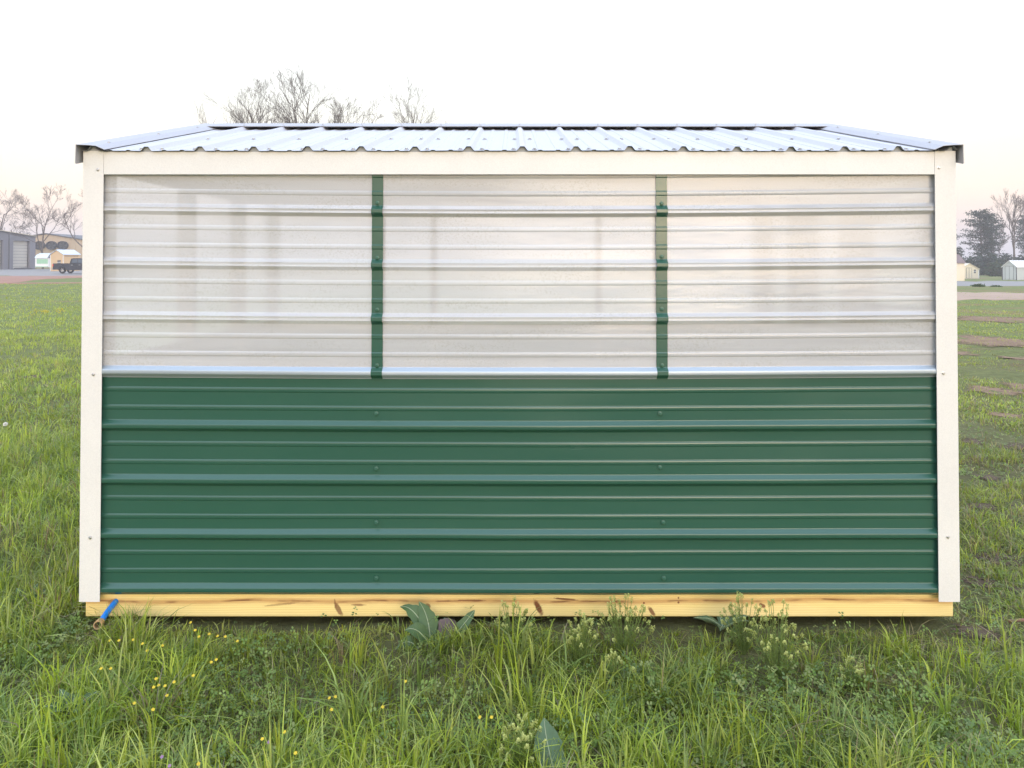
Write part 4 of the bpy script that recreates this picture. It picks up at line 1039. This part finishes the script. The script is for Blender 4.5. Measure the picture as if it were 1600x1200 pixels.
# mint and white shed beside the grey workshop
d = 112; s = d/F_PX; Yw = CAM.y+d; zb = 1.5+(HOR-417.5)*s
xl, xr = (55-800)*s, (76-800)*s
ms = thing('mint_shed', 'small white shed with mint green panel and curved pale roof', 'shed', ((xl+xr)/2, Yw+1.2, zb))
z_ = lambda py: 1.5+(HOR-py)*s
MB().box(xl, xr, Yw, Yw+2.4, zb, z_(403.2)).build('wall', M['bwhite'], ms)
MB().box(xl+.25, xr-.1, Yw-.03, Yw-.004, z_(412), z_(405)).build('green_panel', M['mint'], ms)
MB().box(xl+.25, xr-.1, Yw-.03, Yw-.004, z_(404.7), z_(403.6)).build('clear_panel', M['lgrey'], ms)
MB().box(xl, xr, Yw-.04, Yw-.004, z_(417.4), z_(416.3)).build('skid_board', M['mint'], ms)
rv = [(Yw-.1, z_(403)), (Yw+.35, z_(398.5)), (Yw+1.2, z_(395.5)), (Yw+2.05, z_(398.5)), (Yw+2.5, z_(403))]
MB().prism([(xl-.06, y, z) for y, z in rv], (xr-xl-.1, 0, 0)).build('roof', M['roofpale'], ms)
MB().prism([(xr-.16, y, z) for y, z in rv], (.22, 0, 0)).build('roof_edge', M['seam'], ms)
t, fr, wv, ez, pz = gable_shed('tan_shed', 'tan wooden shed with pale metal roof behind the pickup', 106, .12, 79, 99, 398, 391, 2.6, M['btan2'], M['roofpale'], skew=-.35, window=(.55, .8, 1.0, 1.6))
F3 = Frame(fr.p(wv, 0), -fr.n); F3.slab(.3, 2.3, .9*ez, .9*ez+.06, .004, .03).build('side_trim', M['brown'], t)
gable_shed('cream_shed', 'cream shed with double doors and small dark window right of the shed', 104, -.84, 1500, 1529, 420.5, 412.5, 3.5, M['cream'], M['cream'], skew=-.12, door=(.33, .62, 1.45), window=(.74, .84, .75, 1.25), grp='sheds across the gravel road')
gable_shed('white_shed', 'light grey shed with tall double doors and pale roof at the right edge', 97, -.85, 1566, 1588, 417, 408, 5.0, M['lgrey'], M['bwhite'], skew=-.95, door=(.2, .8, 1.75), grp='sheds across the gravel road')
d = 90; s = d/F_PX; Yw = CAM.y+d; zb = -.80; z_ = lambda py: 1.5+(HOR-py)*s
xl, xr = (1470-800)*s, (1507-800)*s
bs = thing('beige_shed', 'beige shed with brown roof cut by the right corner trim', 'shed', ((xl+xr)/2, Yw+1.2, zb), 'sheds across the gravel road')
MB().prism([(xl, Yw, zb), (xl, Yw+2.6, zb), (xl, Yw+2.6, z_(411)), (xl, Yw+1.3, z_(399)), (xl, Yw, z_(411))], (xr-xl, 0, 0)).build('wall', M['cream'], bs)
for a, b in ((Yw-.15, Yw+1.3), (Yw+2.75, Yw+1.3)):
    MB().prism([(xl-.1, a, z_(412)+.04), (xl-.1, b, z_(398.6)+.04), (xl-.1, b, z_(398.6)+.12), (xl-.1, a, z_(412)+.12)], (xr-xl+.2, 0, 0)).build('roof', M['brown'], bs)
# drum and dark mat by the workshop
p = on_ground(50.5, 421, .2); mb = MB(); mb.smooth = True
prof = [(.30, 0), (.42, .06), (.44, .5), (.42, .95), (.30, 1.15), (.12, 1.22)]; n = 14; v = []
for r_, z in prof: v += [(p.x+math.cos(6.283*q/n)*r_, p.y+math.sin(6.283*q/n)*r_, .2+z) for q in range(n)]
mb.add(v, [(j*n+q, j*n+(q+1) % n, (j+1)*n+(q+1) % n, (j+1)*n+q) for j in range(len(prof)-1) for q in range(n)]+[tuple((len(prof)-1)*n+q for q in range(n))])
tag(mb.build('drum', simple('weathered_drum', (.42, .42, .40), .7, 0, .25, 1.5)), 'pale weathered drum at the corner of the grey workshop', 'drum')
p = on_ground(36, 421.5, .22); mb = MB(); r = random.Random(4)
ringp = [(p.x+math.cos(6.283*q/16)*1.35*r.uniform(.85, 1.1), p.y+math.sin(6.283*q/16)*2.6*r.uniform(.85, 1.1), float(terrain(p.x, p.y))+.02) for q in range(16)]
topp = [(p.x+(x-p.x)*.55, p.y+(y-p.y)*.55, z+.26*r.uniform(.7, 1.2)) for x, y, z in ringp]
mb.add(ringp+topp, [(q, (q+1) % 16, 16+(q+1) % 16, 16+q) for q in range(16)]+[tuple(16+q for q in range(16))])
tag(mb.build('debris_heap', simple('dark_soil_heap', (.05, .045, .045), .95, 0, .3, 4, .5)), 'low dark heap on the gravel before the workshop door', 'heap')

# pickup: tail to the left, nose hidden by the shed
d = 92; s = d/F_PX; px0 = (82.5-800)*s; yp = CAM.y+d; zp = float(terrain(px0, yp))+.10
pk = thing('pickup_truck', 'dark blue pickup truck parked on the gravel, tail to the left', 'truck', (px0+2.9, yp+.95, zp))
mp, np_, op = new_mat('navy_car_paint'); principled(np_, op, (.022, .028, .042), .28, .1, .6)
M['paint'] = mp; M['glass'] = simple('tinted_glass', (.10, .13, .17), .15, .0, .1, 1); M['tyre'] = simple('tyre_rubber', (.018, .018, .019), .85, 0, .1, 8); M['rim'] = simple('alloy_rim', (.5, .5, .52), .35, .8, .1, 5)
M['lamp'] = simple('red_lamp', (.62, .03, .03), .3, 0, .05, 3)
PX = lambda a: px0+a
def side(poly, y0, y1, nm, mat, par=pk):
    return MB().prism([(PX(a), yp+y0, zp+z) for a, z in poly], (0, y1-y0, 0)).build(nm, mat, par)
def arch(cx, r_=.47, n=8): return [(cx+math.cos(math.pi-math.pi*k/n)*r_, .42+math.sin(math.pi-math.pi*k/n)*r_*1.02) for k in range(n+1)]
body = [(0, .55)]+[(.05, .48)]+[(.62, .46)]+arch(1.15)+[(1.65, .40), (4.15, .40)]+arch(4.68)+[(5.2, .45), (5.75, .50), (5.80, .95), (5.55, 1.10), (4.10, 1.20), (1.98, 1.24), (.02, 1.22)]
side(body, 0, 1.9, 'body', M['paint'])
side([(2.02, 1.22), (2.22, 1.80), (2.5, 1.87), (3.35, 1.87), (3.65, 1.80), (4.25, 1.19)], .08, 1.82, 'cab', M['paint'])
gl = side([(2.30, 1.30), (2.42, 1.72), (2.98, 1.76), (2.98, 1.30)], .06, .078, 'window', M['glass']); side([(3.08, 1.30), (3.08, 1.76), (3.5, 1.72), (4.0, 1.28)], .06, .078, 'window', M['glass'])
for a in (2.10, 3.05, 4.0): side([(a, .55), (a+.018, .55), (a+.018, 1.2), (a, 1.2)], -.004, -.001, 'door_seam', M['seam'])
for a in (2.25, 3.2): side([(a, 1.0), (a+.22, 1.0), (a+.22, 1.06), (a, 1.06)], -.03, -.002, 'door_handle', M['rim'])
side([(-.03, .86), (.08, .86), (.08, 1.14), (-.03, 1.14)], -.012, .20, 'tail_light', M['lamp']); side([(-.03, .86), (.08, .86), (.08, 1.14), (-.03, 1.14)], 1.70, 1.912, 'tail_light', M['lamp'])
side([(-.12, .45), (.12, .45), (.12, .68), (-.12, .68)], .05, 1.85, 'bumper', M['rim']); side([(5.7, .40), (5.92, .42), (5.92, .68), (5.7, .70)], .05, 1.85, 'bumper', M['rim'])
side([(5.72, .78), (5.83, .78), (5.80, 1.0), (5.70, 1.02)], -.006, .4, 'headlight', M['bwhite'])
for cx in (1.15, 4.68):
    for y0 in (-.02, 1.64):
        mb = MB(); c = (PX(cx), zp+.40); n = 20; v = []
        for r_, yy in ((.24, 0.03), (.36, 0), (.40, .04), (.40, .24), (.36, .28), (.24, .25)): v += [(c[0]+math.cos(6.283*q/n)*r_, yp+y0+yy, c[1]+math.sin(6.283*q/n)*r_) for q in range(n)]
        mb.add(v, [(j*n+q, j*n+(q+1) % n, (j+1)*n+(q+1) % n, (j+1)*n+q) for j in range(5) for q in range(n)])
        wh = mb.build('wheel', M['tyre'], pk); rm = MB()
        for k in range(6):
            a = 6.283*k/6; rm.prism([(c[0]+math.cos(a+q)*r_, yp+y0+.05, c[1]+math.sin(a+q)*r_) for r_, q in ((.04, -.5), (.25, -.16), (.25, .16), (.04, .5))], (0, .05, 0))
        rm.build('rim', M['rim'], wh)

# ------------------------------------------------------------------ morning haze
mh, nh, oh = new_mat('haze'); pv = N(nh, 'ShaderNodeVolumePrincipled'); pv.inputs['Color'].default_value = (.97, .93, .95, 1)
pv.inputs['Density'].default_value = .0013; pv.inputs['Anisotropy'].default_value = .15
nh.links.new(pv.outputs[0], oh.inputs['Volume'])
hz = MB().box(-720, 720, -130, 820, -3, 24).build('haze', mh)
tag(hz, 'thin pale morning haze over the whole field', 'haze', kind='stuff')
